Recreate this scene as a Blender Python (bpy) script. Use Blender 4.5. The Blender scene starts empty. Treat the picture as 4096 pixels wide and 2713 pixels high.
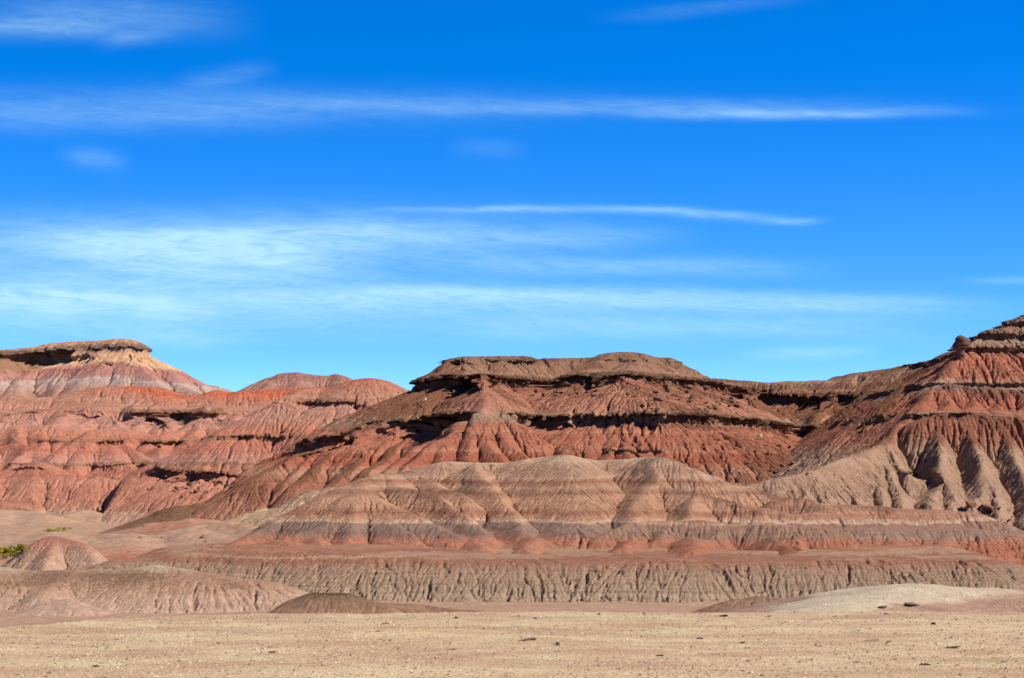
import bpy, math
import numpy as np
from mathutils import Vector

C = bpy.context.scene
# ------------------------------------------------------------------ camera
ZC = 2.5                       # eye height above the gravel shoulder
FPX, CX, HY = 8000.0, 2048.0, 1868.0
cam_d = bpy.data.cameras.new("camera")
cam = bpy.data.objects.new("camera", cam_d)
C.collection.objects.link(cam)
cam.location = (0, 0, ZC)
cam.rotation_euler = (math.radians(90), 0, 0)
cam_d.sensor_width = 36.0
cam_d.lens = 36.0 * FPX / 4096.0
cam_d.shift_y = (HY - 1356.5) / 4096.0
cam_d.clip_start = 0.5
cam_d.clip_end = 20000
C.camera = cam
C.view_settings.view_transform = 'Standard'
C.view_settings.look = 'None'
C.view_settings.exposure = 0.75
C.view_settings.gamma = 1.0

# ------------------------------------------------------------------ light
SUN_EL, SUN_AZ = math.radians(44), math.radians(106)   # azimuth clockwise from +Y
sd = Vector((math.sin(SUN_AZ) * math.cos(SUN_EL), math.cos(SUN_AZ) * math.cos(SUN_EL), math.sin(SUN_EL)))
sun_d = bpy.data.lights.new("sun", 'SUN')
sun_d.energy = 4.2
sun_d.angle = math.radians(0.5)
sun_d.color = (1.0, 0.95, 0.86)
sun = bpy.data.objects.new("sun", sun_d)
C.collection.objects.link(sun)
sun.location = (60, -30, 80)
sun.rotation_euler = sd.to_track_quat('Z', 'Y').to_euler()


def lin(c, g=1.0, pull=0.0):
    o = []
    for v, t in zip(c[:3], (176, 128, 104)):
        v = v * (1 - pull) + t * pull
        v /= 255.0
        o.append((v / 12.92 if v <= 0.04045 else ((v + 0.055) / 1.055) ** 2.4) * g)
    return (o[0], o[1], o[2], 1.0)


class NT:
    """tiny helper to wire shader nodes"""
    def __init__(s, tree):
        s.t = tree
        tree.nodes.clear()

    def n(s, typ, **kw):
        nd = s.t.nodes.new(typ)
        for k, v in kw.items():
            setattr(nd, k, v)
        return nd

    def put(s, sock, v):
        if isinstance(v, bpy.types.NodeSocket):
            s.t.links.new(v, sock)
        else:
            sock.default_value = v

    def m(s, op, a, b=None, c=None, clamp=False):
        nd = s.n('ShaderNodeMath', operation=op, use_clamp=clamp)
        s.put(nd.inputs[0], a)
        if b is not None:
            s.put(nd.inputs[1], b)
        if c is not None:
            s.put(nd.inputs[2], c)
        return nd.outputs[0]

    def mix(s, f, a, b, blend='MIX'):
        nd = s.n('ShaderNodeMix', data_type='RGBA', blend_type=blend)
        s.put(nd.inputs[0], f)
        s.put(nd.inputs[6], a)
        s.put(nd.inputs[7], b)
        return nd.outputs[2]

    def rng(s, v, a, b, c=0.0, d=1.0, smooth=False):
        nd = s.n('ShaderNodeMapRange', interpolation_type='SMOOTHSTEP' if smooth else 'LINEAR')
        s.put(nd.inputs[0], v)
        for i, q in enumerate((a, b, c, d)):
            s.put(nd.inputs[i + 1], q)
        return nd.outputs[0]

    def noise(s, vec, scale, detail=4.0, rough=0.55, dist=0.0):
        nd = s.n('ShaderNodeTexNoise')
        s.put(nd.inputs['Vector'], vec)
        s.put(nd.inputs['Scale'], scale)
        nd.inputs['Detail'].default_value = detail
        nd.inputs['Roughness'].default_value = rough
        nd.inputs['Distortion'].default_value = dist
        return nd.outputs[0]

    def vmul(s, v, k):
        nd = s.n('ShaderNodeVectorMath', operation='MULTIPLY')
        s.put(nd.inputs[0], v)
        nd.inputs[1].default_value = k
        return nd.outputs[0]

    def xyz(s, x, y, z):
        nd = s.n('ShaderNodeCombineXYZ')
        for i, v in enumerate((x, y, z)):
            s.put(nd.inputs[i], v)
        return nd.outputs[0]


# ------------------------------------------------------------------ sky
W = bpy.data.worlds.new("World")
C.world = W
W.use_nodes = True
g = NT(W.node_tree)
tc = g.n('ShaderNodeTexCoord')
sep = g.n('ShaderNodeSeparateXYZ')
g.put(sep.inputs[0], tc.outputs['Generated'])
dx, dy, dz = sep.outputs
sky = g.n('ShaderNodeTexSky', sky_type='NISHITA')
sky.sun_disc = False
sky.sun_elevation = SUN_EL
sky.sun_rotation = SUN_AZ
sky.altitude = 1600
sky.air_density = 1.0
sky.dust_density = 0.2
sky.ozone_density = 3.0
# clear dry desert air: the whitish band of the model lies lower than the horizon seen here
el2 = g.m('ADD', g.m('MULTIPLY', dz, 1.9), 0.05)
g.put(sky.inputs[0], g.xyz(dx, dy, el2)) if sky.inputs else None
hs = g.n('ShaderNodeHueSaturation')
hs.inputs['Hue'].default_value = 0.511
hs.inputs['Saturation'].default_value = 1.42
hs.inputs['Value'].default_value = 1.14
g.put(hs.inputs['Color'], sky.outputs[0])
# high thin cirrus, by direction: az = x/y, el = z/y
ysafe = g.m('MAXIMUM', g.m('ABSOLUTE', dy), 0.05)
az = g.m('DIVIDE', dx, ysafe)
el = g.m('DIVIDE', dz, ysafe)
front = g.rng(dy, 0.0, 0.3)
wv = g.noise(g.xyz(g.m('MULTIPLY', az, 9.0), g.m('MULTIPLY', el, 26.0), 0.0), 1.0, 4.0, 0.5)
wv2 = g.noise(g.xyz(g.m('MULTIPLY', az, 34.0), g.m('MULTIPLY', el, 170.0), 3.0), 1.0, 10.0, 0.66, 1.6)
wv3 = g.noise(g.xyz(g.m('ADD', g.m('MULTIPLY', az, 16.0), g.m('MULTIPLY', el, 45.0)), g.m('ADD', g.m('MULTIPLY', el, 90.0), g.m('MULTIPLY', az, 6.0)), 8.0), 1.0, 9.0, 0.65, 1.2)
wob = g.m('MULTIPLY', g.m('SUBTRACT', wv, 0.5), 0.010)
elw = g.m('ADD', el, wob)


def streak(fx0, fy0, fx1, fy1, up, dn, amp, curve=0.0, fade=0.25):
    """soft wisp between two directions; up/dn = half widths above and below"""
    a0, a1 = (fx0 - CX) / FPX, (fx1 - CX) / FPX
    e0, e1 = (HY - fy0) / FPX, (HY - fy1) / FPX
    t = g.m('DIVIDE', g.m('SUBTRACT', az, a0), a1 - a0)
    line = g.m('ADD', g.m('MULTIPLY', t, e1 - e0), e0)
    if curve:
        line = g.m('ADD', line, g.m('MULTIPLY', g.m('MULTIPLY', t, g.m('SUBTRACT', 1.0, t)), curve * 4 / FPX))
    d = g.m('SUBTRACT', elw, line)
    du = g.m('DIVIDE', g.m('MAXIMUM', d, 0.0), up / FPX)
    dd = g.m('DIVIDE', g.m('MINIMUM', d, 0.0), dn / FPX)
    q = g.m('ADD', g.m('MULTIPLY', du, du), g.m('MULTIPLY', dd, dd))
    ga = g.m('EXPONENT', g.m('MULTIPLY', q, -1.0))
    en = g.m('MULTIPLY', g.rng(t, 0.0, fade, smooth=True), g.rng(t, 1.0, 1.0 - fade, smooth=True))
    return g.m('MULTIPLY', g.m('MULTIPLY', ga, en), amp)


STREAKS = [
    # broad veils low on the left
    (-1500, 1010, 2900, 950, 100, 130, 0.42, 30, 0.45), (-300, 985, 2100, 935, 36, 90, 0.44, 16, 0.42), (100, 1085, 1700, 1050, 60, 60, 0.34, 10, 0.45),
    (-1500, 1215, 2600, 1200, 90, 120, 0.50, 20, 0.45), (-400, 1130, 1100, 1290, 70, 80, 0.24, 0, 0.4), (700, 1185, 4300, 1235, 34, 60, 0.54, 24, 0.36),
    (1500, 1060, 3500, 1075, 40, 40, 0.28, 0, 0.4), (1500, 950, 2900, 945, 36, 40, 0.20, 0, 0.4), (300, 1350, 1100, 1380, 40, 36, 0.18, 0, 0.4),
    (1500, 1310, 4000, 1350, 55, 40, 0.30, 14, 0.4), (2900, 1425, 3600, 1380, 22, 26, 0.30, -16, 0.4), (-1500, 1330, 3800, 1330, 120, 60, 0.10, 0, 0.4),
    # long thin lines
    (1250, 856, 3100, 862, 13, 14, 0.30, 24, 0.40), (2400, 846, 3300, 876, 18, 22, 0.26, 4, 0.45), (3000, 876, 3350, 868, 10, 14, 0.24, 0, 0.45),
    (-1500, 400, 3000, 425, 60, 80, 0.12, 0, 0.45), (500, 405, 4300, 440, 34, 26, 0.20, -10, 0.48), (2300, 452, 4000, 432, 16, 18, 0.30, -16, 0.45),
    (-900, 480, 1700, 470, 50, 50, 0.12, 0, 0.4),
    (-900, 110, 700, 110, 30, 50, 0.22, 10, 0.4), (-300, 40, 1100, 90, 80, 70, 0.18, 0, 0.45), (350, 180, 760, 120, 26, 30, 0.14, 0, 0.45),
    (200, 610, 560, 650, 34, 40, 0.15, 0, 0.45), (650, 350, 1150, 270, 40, 36, 0.12, 0, 0.45),
    (2300, 70, 3400, -20, 24, 26, 0.07, 0, 0.45), (3750, 1128, 4700, 1130, 12, 14, 0.24, 0, 0.4), (1750, 590, 2150, 610, 34, 30, 0.08, 0, 0.45),
]
tot = None
for s_ in STREAKS:
    v = streak(*s_)
    tot = v if tot is None else g.m('ADD', tot, v)
tex = g.m('ADD', g.rng(wv2, 0.30, 0.70, 0.62, 1.18), g.rng(wv3, 0.32, 0.70, -0.22, 0.34))
mask = g.m('MULTIPLY', g.m('MULTIPLY', tot, tex), front)
mask = g.m('MINIMUM', g.m('MAXIMUM', mask, 0.0), 0.85)
bg = g.n('ShaderNodeBackground')
SKY_ST = 0.14
# deep blue overhead, dimmed above the frame to weaken the sky's fill light
zen = g.rng(dz, 0.235, 0.60, 1.0, 0.14, smooth=True)
hsky = g.mix(1.0, hs.outputs[0], zen, 'MULTIPLY')
cl = g.mix(mask, hsky, (0.34 / SKY_ST, 0.55 / SKY_ST, 0.63 / SKY_ST, 1.0))
g.put(bg.inputs[0], cl)
bg.inputs[1].default_value = SKY_ST
wo = g.n('ShaderNodeOutputWorld')
g.put(wo.inputs[0], bg.outputs[0])

# ------------------------------------------------------------------ numeric tools
f32 = np.float32


def hsh(ix, iy, seed):
    h = (ix.astype(np.int64) * 374761393 + iy.astype(np.int64) * 668265263 + seed * 1442695041) & 0x7fffffff
    h = ((h ^ (h >> 13)) * 1274126177) & 0x7fffffff
    return ((h ^ (h >> 16)) & 0xffff).astype(f32) / 65535.0


def vnoise(x, y, seed):
    ix, iy = np.floor(x), np.floor(y)
    fx, fy = (x - ix).astype(f32), (y - iy).astype(f32)
    fx = fx * fx * (3 - 2 * fx)
    fy = fy * fy * (3 - 2 * fy)
    a, b = hsh(ix, iy, seed), hsh(ix + 1, iy, seed)
    c, d = hsh(ix, iy + 1, seed), hsh(ix + 1, iy + 1, seed)
    return (a + (b - a) * fx) * (1 - fy) + (c + (d - c) * fx) * fy


def fbm(x, y, scale, octs=4, seed=0, gain=0.5):
    t, amp, n = 0.0, 1.0, 0.0
    for o in range(octs):
        k = 2.0 ** o / scale
        t = t + amp * (vnoise(x * k + 13.7 * o, y * k - 7.1 * o, seed + o) - 0.5)
        n += amp
        amp *= gain
    return (t / n * 2.0).astype(f32)     # about -1..1


def sstep(a, b, v):
    t = np.clip((v - a) / (b - a), 0, 1)
    return t * t * (3 - 2 * t)


def blur(h, n):
    """n passes of a small binomial blur"""
    for _ in range(n):
        p = np.pad(h, ((1, 1), (0, 0)), mode='edge')
        h = (p[:-2] + 2 * p[1:-1] + p[2:]) * 0.25
        p = np.pad(h, ((0, 0), (1, 1)), mode='edge')
        h = (p[:, :-2] + 2 * p[:, 1:-1] + p[:, 2:]) * 0.25
    return h


def bigblur(h, r):
    """box blur of radius r, twice"""
    for _ in range(2):
        for ax in (0, 1):
            p = np.pad(h, [(r + 1, r) if a == ax else (0, 0) for a in (0, 1)], mode='edge').astype(np.float64)
            cs = np.cumsum(p, axis=ax)
            if ax == 0:
                h = (cs[2 * r + 1:] - cs[:-2 * r - 1]) / (2 * r + 1)
            else:
                h = (cs[:, 2 * r + 1:] - cs[:, :-2 * r - 1]) / (2 * r + 1)
    return h.astype(f32)


def p3(p):
    """(column, row, distance) as measured -> metres relative to the eye"""
    return ((p[0] - CX) / FPX * p[2], p[2], (HY - p[1]) / FPX * p[2])


def spur(X, Y, H, own, gid, pts, s, r=0.4, conc=None):
    q = [p3(p) for p in pts]
    if len(q) == 1:
        q = [q[0], (q[0][0] + 0.01, q[0][1], q[0][2])]
    x0, y0 = X[0, 0], Y[0, 0]
    cell = X[0, 1] - X[0, 0]
    for a, b in zip(q[:-1], q[1:]):
        reach = 14.0 / s if conc is None else 30.0
        j0 = max(0, int((min(a[0], b[0]) - reach - x0) / cell))
        j1 = min(X.shape[1], int((max(a[0], b[0]) + reach - x0) / cell) + 1)
        i0 = max(0, int((min(a[1], b[1]) - reach - y0) / cell))
        i1 = min(X.shape[0], int((max(a[1], b[1]) + reach - y0) / cell) + 1)
        if j1 <= j0 or i1 <= i0:
            continue
        x, y = X[i0:i1, j0:j1], Y[i0:i1, j0:j1]
        ex, ey = b[0] - a[0], b[1] - a[1]
        L2 = ex * ex + ey * ey + 1e-9
        t = np.clip(((x - a[0]) * ex + (y - a[1]) * ey) / L2, 0, 1)
        d = np.hypot(x - a[0] - t * ex, y - a[1] - t * ey)
        drop = s * (np.sqrt(d * d + r * r) - r)
        if conc:
            drop = conc * (1 - np.exp(-drop / conc))
        z = (a[2] + t * (b[2] - a[2]) - drop).astype(f32)
        hv = H[i0:i1, j0:j1]
        m = z > hv
        hv[m] = z[m]
        own[i0:i1, j0:j1][m] = gid


def wall(X, Y, H, own, gid, pts, s, back=0.02, r=0.5, conc=None, end=0.5, bmax=0.8, depth=None):
    q = np.array([p3(p) for p in pts])
    o = np.argsort(q[:, 0])
    q = q[o]
    xs = X[0]
    yc = np.interp(xs, q[:, 0], q[:, 1])
    zc = np.interp(xs, q[:, 0], q[:, 2])
    off = np.maximum(np.maximum(q[0, 0] - xs, xs - q[-1, 0]), 0)
    zc = zc - end * off
    D = yc[None, :] - Y
    z = (zc[None, :] + np.minimum(back * np.maximum(-D, 0), bmax) if back >= 0 else zc[None, :] + back * np.maximum(-D, 0)).astype(f32)
    if depth:
        z = (z - 0.9 * np.maximum(-D - depth, 0)).astype(f32)
    m = (z > H) & (D <= 0)
    H[m] = z[m]
    own[m] = gid
    spur(X, Y, H, own, gid, pts, s, r=r, conc=conc)


OFF = [(-1, -1), (-1, 0), (-1, 1), (0, -1), (0, 1), (1, -1), (1, 0), (1, 1)]


def erode(h, base, iters, K, m, diff, seed, cell, hard=None, jit=0.35):
    """stream-power incision on a grid (heights handled in cell units)"""
    rs = np.random.RandomState(seed)
    ny, nx = h.shape
    N = ny * nx
    hc = (h / cell).astype(f32)
    bc = (base / cell).astype(f32)
    idx = np.arange(N, dtype=np.int64).reshape(ny, nx)
    Wt = [(1 - jit + 2 * jit * rs.rand(ny, nx)).astype(f32) for _ in OFF]
    A = None
    for it in range(iters):
        hp = np.pad(hc, 1, constant_values=1e6)
        best = np.zeros_like(hc)
        rec = np.full((ny, nx), N, np.int64)
        hr = hc.copy()
        dist = np.ones_like(hc)
        for k, (a, b) in enumerate(OFF):
            nb = hp[1 + a:1 + a + ny, 1 + b:1 + b + nx]
            dd = 1.41421 if a and b else 1.0
            sl = (hc - nb) * (Wt[k] / dd)
            mk = sl > best
            best = np.where(mk, sl, best)
            rec = np.where(mk, idx + (a * nx + b), rec)
            hr = np.where(mk, nb, hr)
            dist = np.where(mk, dd, dist)
        if A is None or it % 2 == 0:
            P = np.append(rec.ravel(), N)
            S = np.ones(N + 1)
            S[N] = 0
            for k in range(10):
                add = np.bincount(P, weights=S, minlength=N + 1)
                add[N] = 0
                S = S + add
                P = P[P]
            A = S[:N].reshape(ny, nx).astype(f32)
        e = K * A ** m * (hc - hr) / dist
        if hard is not None:
            e = e * hard
        hc = hc - np.minimum(e, 0.55 * (hc - hr))
        if diff:
            p = np.pad(hc, 1, mode='edge')
            hc = hc + diff * (p[:-2, 1:-1] + p[2:, 1:-1] + p[1:-1, :-2] + p[1:-1, 2:] - 4 * hc)
        hc = np.maximum(hc, bc)
    return hc * cell, A


def up2(h, ny, nx):
    """bilinear upsample by two to exactly (ny, nx)"""
    yi = np.clip(np.arange(ny) / 2.0, 0, h.shape[0] - 1.001)
    xi = np.clip(np.arange(nx) / 2.0, 0, h.shape[1] - 1.001)
    a, b = yi.astype(int), xi.astype(int)
    fy, fx = (yi - a)[:, None].astype(f32), (xi - b)[None, :].astype(f32)
    t = h[a] * (1 - fy) + h[a + 1] * fy
    return (t[:, b] * (1 - fx) + t[:, b + 1] * fx).astype(f32)


def zfloor(X, Y):
    z = -7.5 + np.maximum(Y - 150, 0) * 0.0078
    z = z + 0.10 * fbm(X, Y, 14.0, 3, 501) + 0.025 * fbm(X, Y, 2.2, 3, 502)
    return z.astype(f32)


GRIDS = []        # for finding where a sight line meets the land


def ledge(z, Xw, Yw, spec, gm):
    """horizontal shift that turns a hard bed into a broken cliff band with a shadowed undercut"""
    zl, t, o, c, hcl, hc, seed, cover, dipn = spec[:9]
    zz = zl(Xw, Yw) if callable(zl) else zl
    zz = zz + dipn * fbm(Xw, Yw, 9.0, 3, seed + 5) + 0.3 * t * fbm(Xw, Yw, 1.8, 2, seed + 6)
    u = z - zz
    s = np.clip(gm, 0.38, 0.9)
    n = fbm(Xw, Yw, 5.5, 4, seed, 0.6)
    k = sstep(cover - 0.10, cover + 0.22, n)
    if len(spec) > 9:
        k = k * np.clip(spec[9](Xw, Yw), 0, 2)
    w = 0.35 * fbm(Xw, Yw, 1.1, 2, seed + 9)
    q = 1.6 * t + 0.4
    blk = 0.6 * np.floor(5 * vnoise(Xw / q + w, Yw / q, seed + 3)) / 4 + 0.4 * np.floor(4 * vnoise(Xw / (0.4 * q) + w, Yw / (0.4 * q), seed + 4)) / 3
    lay = vnoise(Xw * 0.15, u * 5.0 / max(t, .2), seed + 7)
    over = np.where((u >= 0) & (u <= t), 0.55 + 0.75 * lay, 0.0)
    over = np.where(u > t, np.clip(1 - (u - t) / (1.2 * t), 0, 1) * 0.8, over) * o * (2.2 * blk - 0.5)
    cc = c * (0.45 + 0.9 * blk)
    dm = -(cc + 0.85 * hcl / s)
    under = np.where((u < 0) & (u >= -hcl), -cc + 0.85 * u / s, 0.0)
    under = np.where((u < -hcl) & (u > -hc), dm * np.clip(1 - (-u - hcl) / (hc - hcl), 0, 1), under)
    return (over + under) * k, ((u > -0.06) & (u < t)) * np.minimum(k, 1)


def rills(h, seed, steps, soft):
    """noise smeared along the fall line: fine parallel runnels"""
    ny, nx = h.shape
    n = np.random.RandomState(seed).rand(ny, nx).astype(f32)
    n = blur(n, soft)
    n = (n - n.mean()) / n.std()
    hs_ = blur(h, 3)
    gy, gx = np.gradient(hs_)
    m = np.hypot(gx, gy) + 1e-5
    vx, vy = (-gx / m).astype(f32), (-gy / m).astype(f32)
    acc = n.copy()
    I, J = np.meshgrid(np.arange(ny, dtype=f32), np.arange(nx, dtype=f32), indexing='ij')
    for sg in (1.0, -1.0):
        py, px = I.copy(), J.copy()
        for _ in range(steps):
            iy = np.clip(np.rint(py), 0, ny - 1).astype(np.int32)
            ix = np.clip(np.rint(px), 0, nx - 1).astype(np.int32)
            py += sg * vy[iy, ix]
            px += sg * vx[iy, ix]
            iy = np.clip(np.rint(py), 0, ny - 1).astype(np.int32)
            ix = np.clip(np.rint(px), 0, nx - 1).astype(np.int32)
            acc += n[iy, ix]
    return acc / acc.std()


def build_grid(name, x0, x1, y0, y1, cell, feats, groups, ledges=(), K=0.02, it=(40, 24), rough=0.10, drop=0.7,
               seed=1, diff=(0.03, 0.012), Kc=0.3, deb=None, dip=None, m=0.5, fine=0.0, warp=0.0,
               rl=(0.45, 0.55), wobble=0.05, und=(0.0, 6.0), smear=0.06):
    nx, ny = int((x1 - x0) / cell) | 1, int((y1 - y0) / cell) | 1
    nxh, nyh = nx // 2 + 1, ny // 2 + 1
    ch = cell * 2
    Xh, Yh = np.meshgrid((x0 + np.arange(nxh) * ch).astype(f32), (y0 + np.arange(nyh) * ch).astype(f32))
    base = zfloor(Xh, Yh) - drop
    H = base - 0.05
    own = np.zeros((nyh, nxh), np.int8)
    Xd = Xh + warp * fbm(Xh, Yh, 8.0, 3, seed + 80) + 0.3 * warp * fbm(Xh, Yh, 1.6, 2, seed + 82)
    Yd = Yh + warp * fbm(Xh, Yh, 8.0, 3, seed + 81)
    for ft in feats:
        kind, gname, pts, s = ft[:4]
        kw = ft[4] if len(ft) > 4 else {}
        if kind == 'S':
            spur(Xd, Yd, H, own, groups.index(gname), pts, s, **kw)
        else:
            wall(Xd, Yd, H, own, groups.index(gname), pts, s, **kw)
    above = sstep(0.0, 0.8, H - base)
    H = H + above * rough * (fbm(Xh, Yh, 3.0 * (cell / 0.1), 4, seed + 40) + 0.5 * (np.random.RandomState(seed).rand(nyh, nxh).astype(f32) - 0.5))
    if und[0]:
        H = H + above * und[0] * fbm(Xh, Yh, und[1], 3, seed + 44)
    H, _ = erode(H, base, it[0], K * Kc, m, diff[0], seed, ch)
    h = up2(H, ny, nx)
    X, Y = np.meshgrid((x0 + np.arange(nx) * cell).astype(f32), (y0 + np.arange(ny) * cell).astype(f32))
    bs = zfloor(X, Y) - drop
    h = h + 0.25 * cell * (np.random.RandomState(seed + 7).rand(ny, nx).astype(f32) - 0.5)
    h, A = erode(h, bs, it[1], K, m, diff[1], seed + 3, cell)
    hs_ = bigblur(h, max(2, int(0.9 / cell)))
    gy, gx = np.gradient(hs_, cell)
    gm = np.hypot(gx, gy) + 1e-5
    wgt = np.clip(gm / 0.22, 0, 1)
    ux, uy = -gx / gm * wgt, -gy / gm * wgt
    DX = np.zeros_like(h)
    hardm = np.zeros_like(h)
    for sp in ledges:
        d, hm = ledge(h, X, Y, sp, gm)
        DX = DX + d
        hardm = np.maximum(hardm, hm)
    sw = np.clip((gm - 0.02) / 0.33, 0.22, 1)
    r1 = rills(h, seed + 31, 9, 1)
    r2 = rills(h, seed + 32, 22, 4)
    patchy = 0.55 + 0.45 * fbm(X, Y, 40 * cell, 3, seed + 33)
    cut = rl[0] * np.clip(-r1 - 0.45, 0, 1.6) + rl[1] * np.clip(-r2 - 0.75, 0, 1.3)
    grit = 0.12 * np.random.RandomState(seed + 34).randn(ny, nx).astype(f32)
    hr = h - cell * sw * (cut * np.clip(patchy, 0.15, 1.2) + grit)
    PX, PY = X + ux * DX, Y + uy * DX
    PZ = hr + fine * fbm(X, Y, 4 * cell, 2, seed + 60)
    strata = h - (dip(X, Y) if dip else 0.0) + wobble * fbm(X, Y, 7.0, 4, seed + 70)
    strata = strata + smear * np.clip(r2, -2, 2) + 0.5 * smear * np.clip(r1, -2, 2)
    conc = np.clip((hs_ - h) / (0.30 + 0 * h), -1, 1)
    debris = deb(X, Y, h, conc, gm, seed) if deb else np.zeros_like(h)
    GRIDS.append((x0, y0, cell, h))
    o = own[np.clip(np.arange(ny) // 2, 0, nyh - 1)][:, np.clip(np.arange(nx) // 2, 0, nxh - 1)]
    keepv = h > bs + 0.12
    f = keepv[:-1, :-1] | keepv[1:, :-1] | keepv[:-1, 1:] | keepv[1:, 1:]
    res = {}
    fo = o[:-1, :-1]
    co = np.stack([PX, PY, PZ + ZC], -1).reshape(-1, 3)
    for gi, gname in enumerate(groups):
        sel = f & (fo == gi)
        if sel.sum() < 30:
            continue
        ii, jj = np.nonzero(sel)
        a = ii * nx + jj
        quads = np.stack([a, a + 1, a + nx + 1, a + nx], -1)
        res[gname] = mesh_obj(gname, co, quads, {'strata': strata.ravel(), 'debris': debris.ravel(), 'hardbed': hardm.ravel()})
    return res


def mesh_obj(name, co, quads, attrs=None, smooth=True):
    used = np.zeros(len(co), bool)
    used[quads.ravel()] = True
    mp = np.cumsum(used) - 1
    co = co[used]
    q = mp[quads]
    me = bpy.data.meshes.new(name)
    me.vertices.add(len(co))
    me.vertices.foreach_set('co', np.ascontiguousarray(co, dtype=f32).ravel())
    k = q.shape[1]
    me.loops.add(q.size)
    me.loops.foreach_set('vertex_index', q.ravel().astype(np.int32))
    me.polygons.add(len(q))
    me.polygons.foreach_set('loop_start', (np.arange(len(q)) * k).astype(np.int32))
    try:
        me.polygons.foreach_set('loop_total', np.full(len(q), k, np.int32))
    except Exception:
        pass
    me.polygons.foreach_set('use_smooth', np.full(len(q), smooth))
    for kk, v in (attrs or {}).items():
        at = me.attributes.new(kk, 'FLOAT', 'POINT')
        at.data.foreach_set('value', np.ascontiguousarray(v[used], dtype=f32))
    me.update(calc_edges=True)
    ob = bpy.data.objects.new(name, me)
    C.collection.objects.link(ob)
    return ob


def tag(o, label, cat=None, group=None, kind=None):
    o['label'] = label
    if cat:
        o['category'] = cat
    if group:
        o['group'] = group
    if kind:
        o['kind'] = kind
    return o


# ------------------------------------------------------------------ rock and earth materials
def earth(name, stops, debris=(140, 94, 70), gain=0.91, lam=6.0, lamamp=0.16, mot=1.2, rill=(9.0, 2.0), bump=0.06,
          hard=(105, 78, 60), pull=0.24):
    mt = bpy.data.materials.new(name)
    mt.use_nodes = True
    n = NT(mt.node_tree)
    geo = n.n('ShaderNodeNewGeometry')
    pos = geo.outputs['Position']
    sp = n.n('ShaderNodeSeparateXYZ')
    n.put(sp.inputs[0], pos)
    at = n.n('ShaderNodeAttribute', attribute_name='strata')
    db = n.n('ShaderNodeAttribute', attribute_name='debris')
    hb = n.n('ShaderNodeAttribute', attribute_name='hardbed')
    st = at.outputs['Fac']
    z0, z1 = stops[0][0], stops[-1][0]
    jit = n.noise(pos, 1.7, 3.0)
    u = n.rng(n.m('ADD', st, n.m('MULTIPLY', n.m('SUBTRACT', jit, 0.5), 0.22)), z0, z1)
    rp = n.n('ShaderNodeValToRGB')
    while len(rp.color_ramp.elements) < len(stops):
        rp.color_ramp.elements.new(0.5)
    for e, (zz, c) in zip(rp.color_ramp.elements, stops):
        e.position = (zz - z0) / (z1 - z0)
        e.color = lin(c, gain, pull)
    n.put(rp.inputs[0], u)
    col = rp.outputs[0]
    # thin beds: value changes with height only, wandering slowly sideways
    lamv = n.noise(n.xyz(n.m('MULTIPLY', sp.outputs[0], 0.05), n.m('MULTIPLY', sp.outputs[1], 0.05), n.m('MULTIPLY', st, lam)), 1.0, 5.0, 0.7)
    col = n.mix(1.0, col, n.rng(lamv, 0.3, 0.7, 1 - lamamp, 1 + lamamp), 'MULTIPLY')
    mo = n.noise(pos, mot, 6.0, 0.62)
    col = n.mix(1.0, col, n.rng(mo, 0.3, 0.7, 0.80, 1.18), 'MULTIPLY')
    # loose brown rubble; on the middle hills also shade painted as brown patches
    dn = n.noise(pos, mot * 2.6, 8.0, 0.72)
    dm = n.rng(n.m('ADD', db.outputs['Fac'], n.m('MULTIPLY', n.m('SUBTRACT', dn, 0.5), 0.9)), 0.38, 0.62, 0, 1, True)
    dcol = n.mix(n.rng(n.noise(pos, mot * 5.0, 5.0, 0.7), 0.35, 0.68), lin(debris, 0.85), lin(debris, 1.45))
    col = n.mix(n.m('MULTIPLY', dm, 0.88), col, dcol)
    hcol = n.mix(n.rng(n.noise(n.vmul(pos, (0.6, 0.6, 5.0)), 1.4, 5.0, 0.7), 0.35, 0.65), lin(hard, 0.8), lin(hard, 1.5))
    col = n.mix(n.rng(hb.outputs['Fac'], 0.25, 0.6, 0.0, 0.85, True), col, hcol)
    b = n.n('ShaderNodeBsdfPrincipled')
    n.put(b.inputs['Base Color'], col)
    b.inputs['Roughness'].default_value = 0.95
    b.inputs['Specular IOR Level'].default_value = 0.12
    # cracked popcorn clay and rills finer than the mesh
    rl = n.noise(n.vmul(pos, (rill[0], rill[0], rill[1])), 1.0, 5.0, 0.65, 0.4)
    rb = n.noise(pos, rill[0] * 0.55, 6.0, 0.75)
    hgt = n.m('ADD', n.m('MULTIPLY', rl, 1.0), n.m('MULTIPLY', rb, n.m('ADD', 1.1, n.m('MULTIPLY', dm, 1.6))))
    bp = n.n('ShaderNodeBump')
    bp.inputs['Strength'].default_value = 1.0
    bp.inputs['Distance'].default_value = bump * 2.2
    n.put(bp.inputs['Height'], hgt)
    n.put(b.inputs['Normal'], bp.outputs[0])
    out = n.n('ShaderNodeOutputMaterial')
    n.put(out.inputs[0], b.outputs[0])
    return mt


def paint(res, mats, tags):
    for k, o in res.items():
        o.data.materials.append(mats[k] if isinstance(mats, dict) else mats)
        lb, cat = tags[k]
        tag(o, lb, cat, kind='structure')


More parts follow.
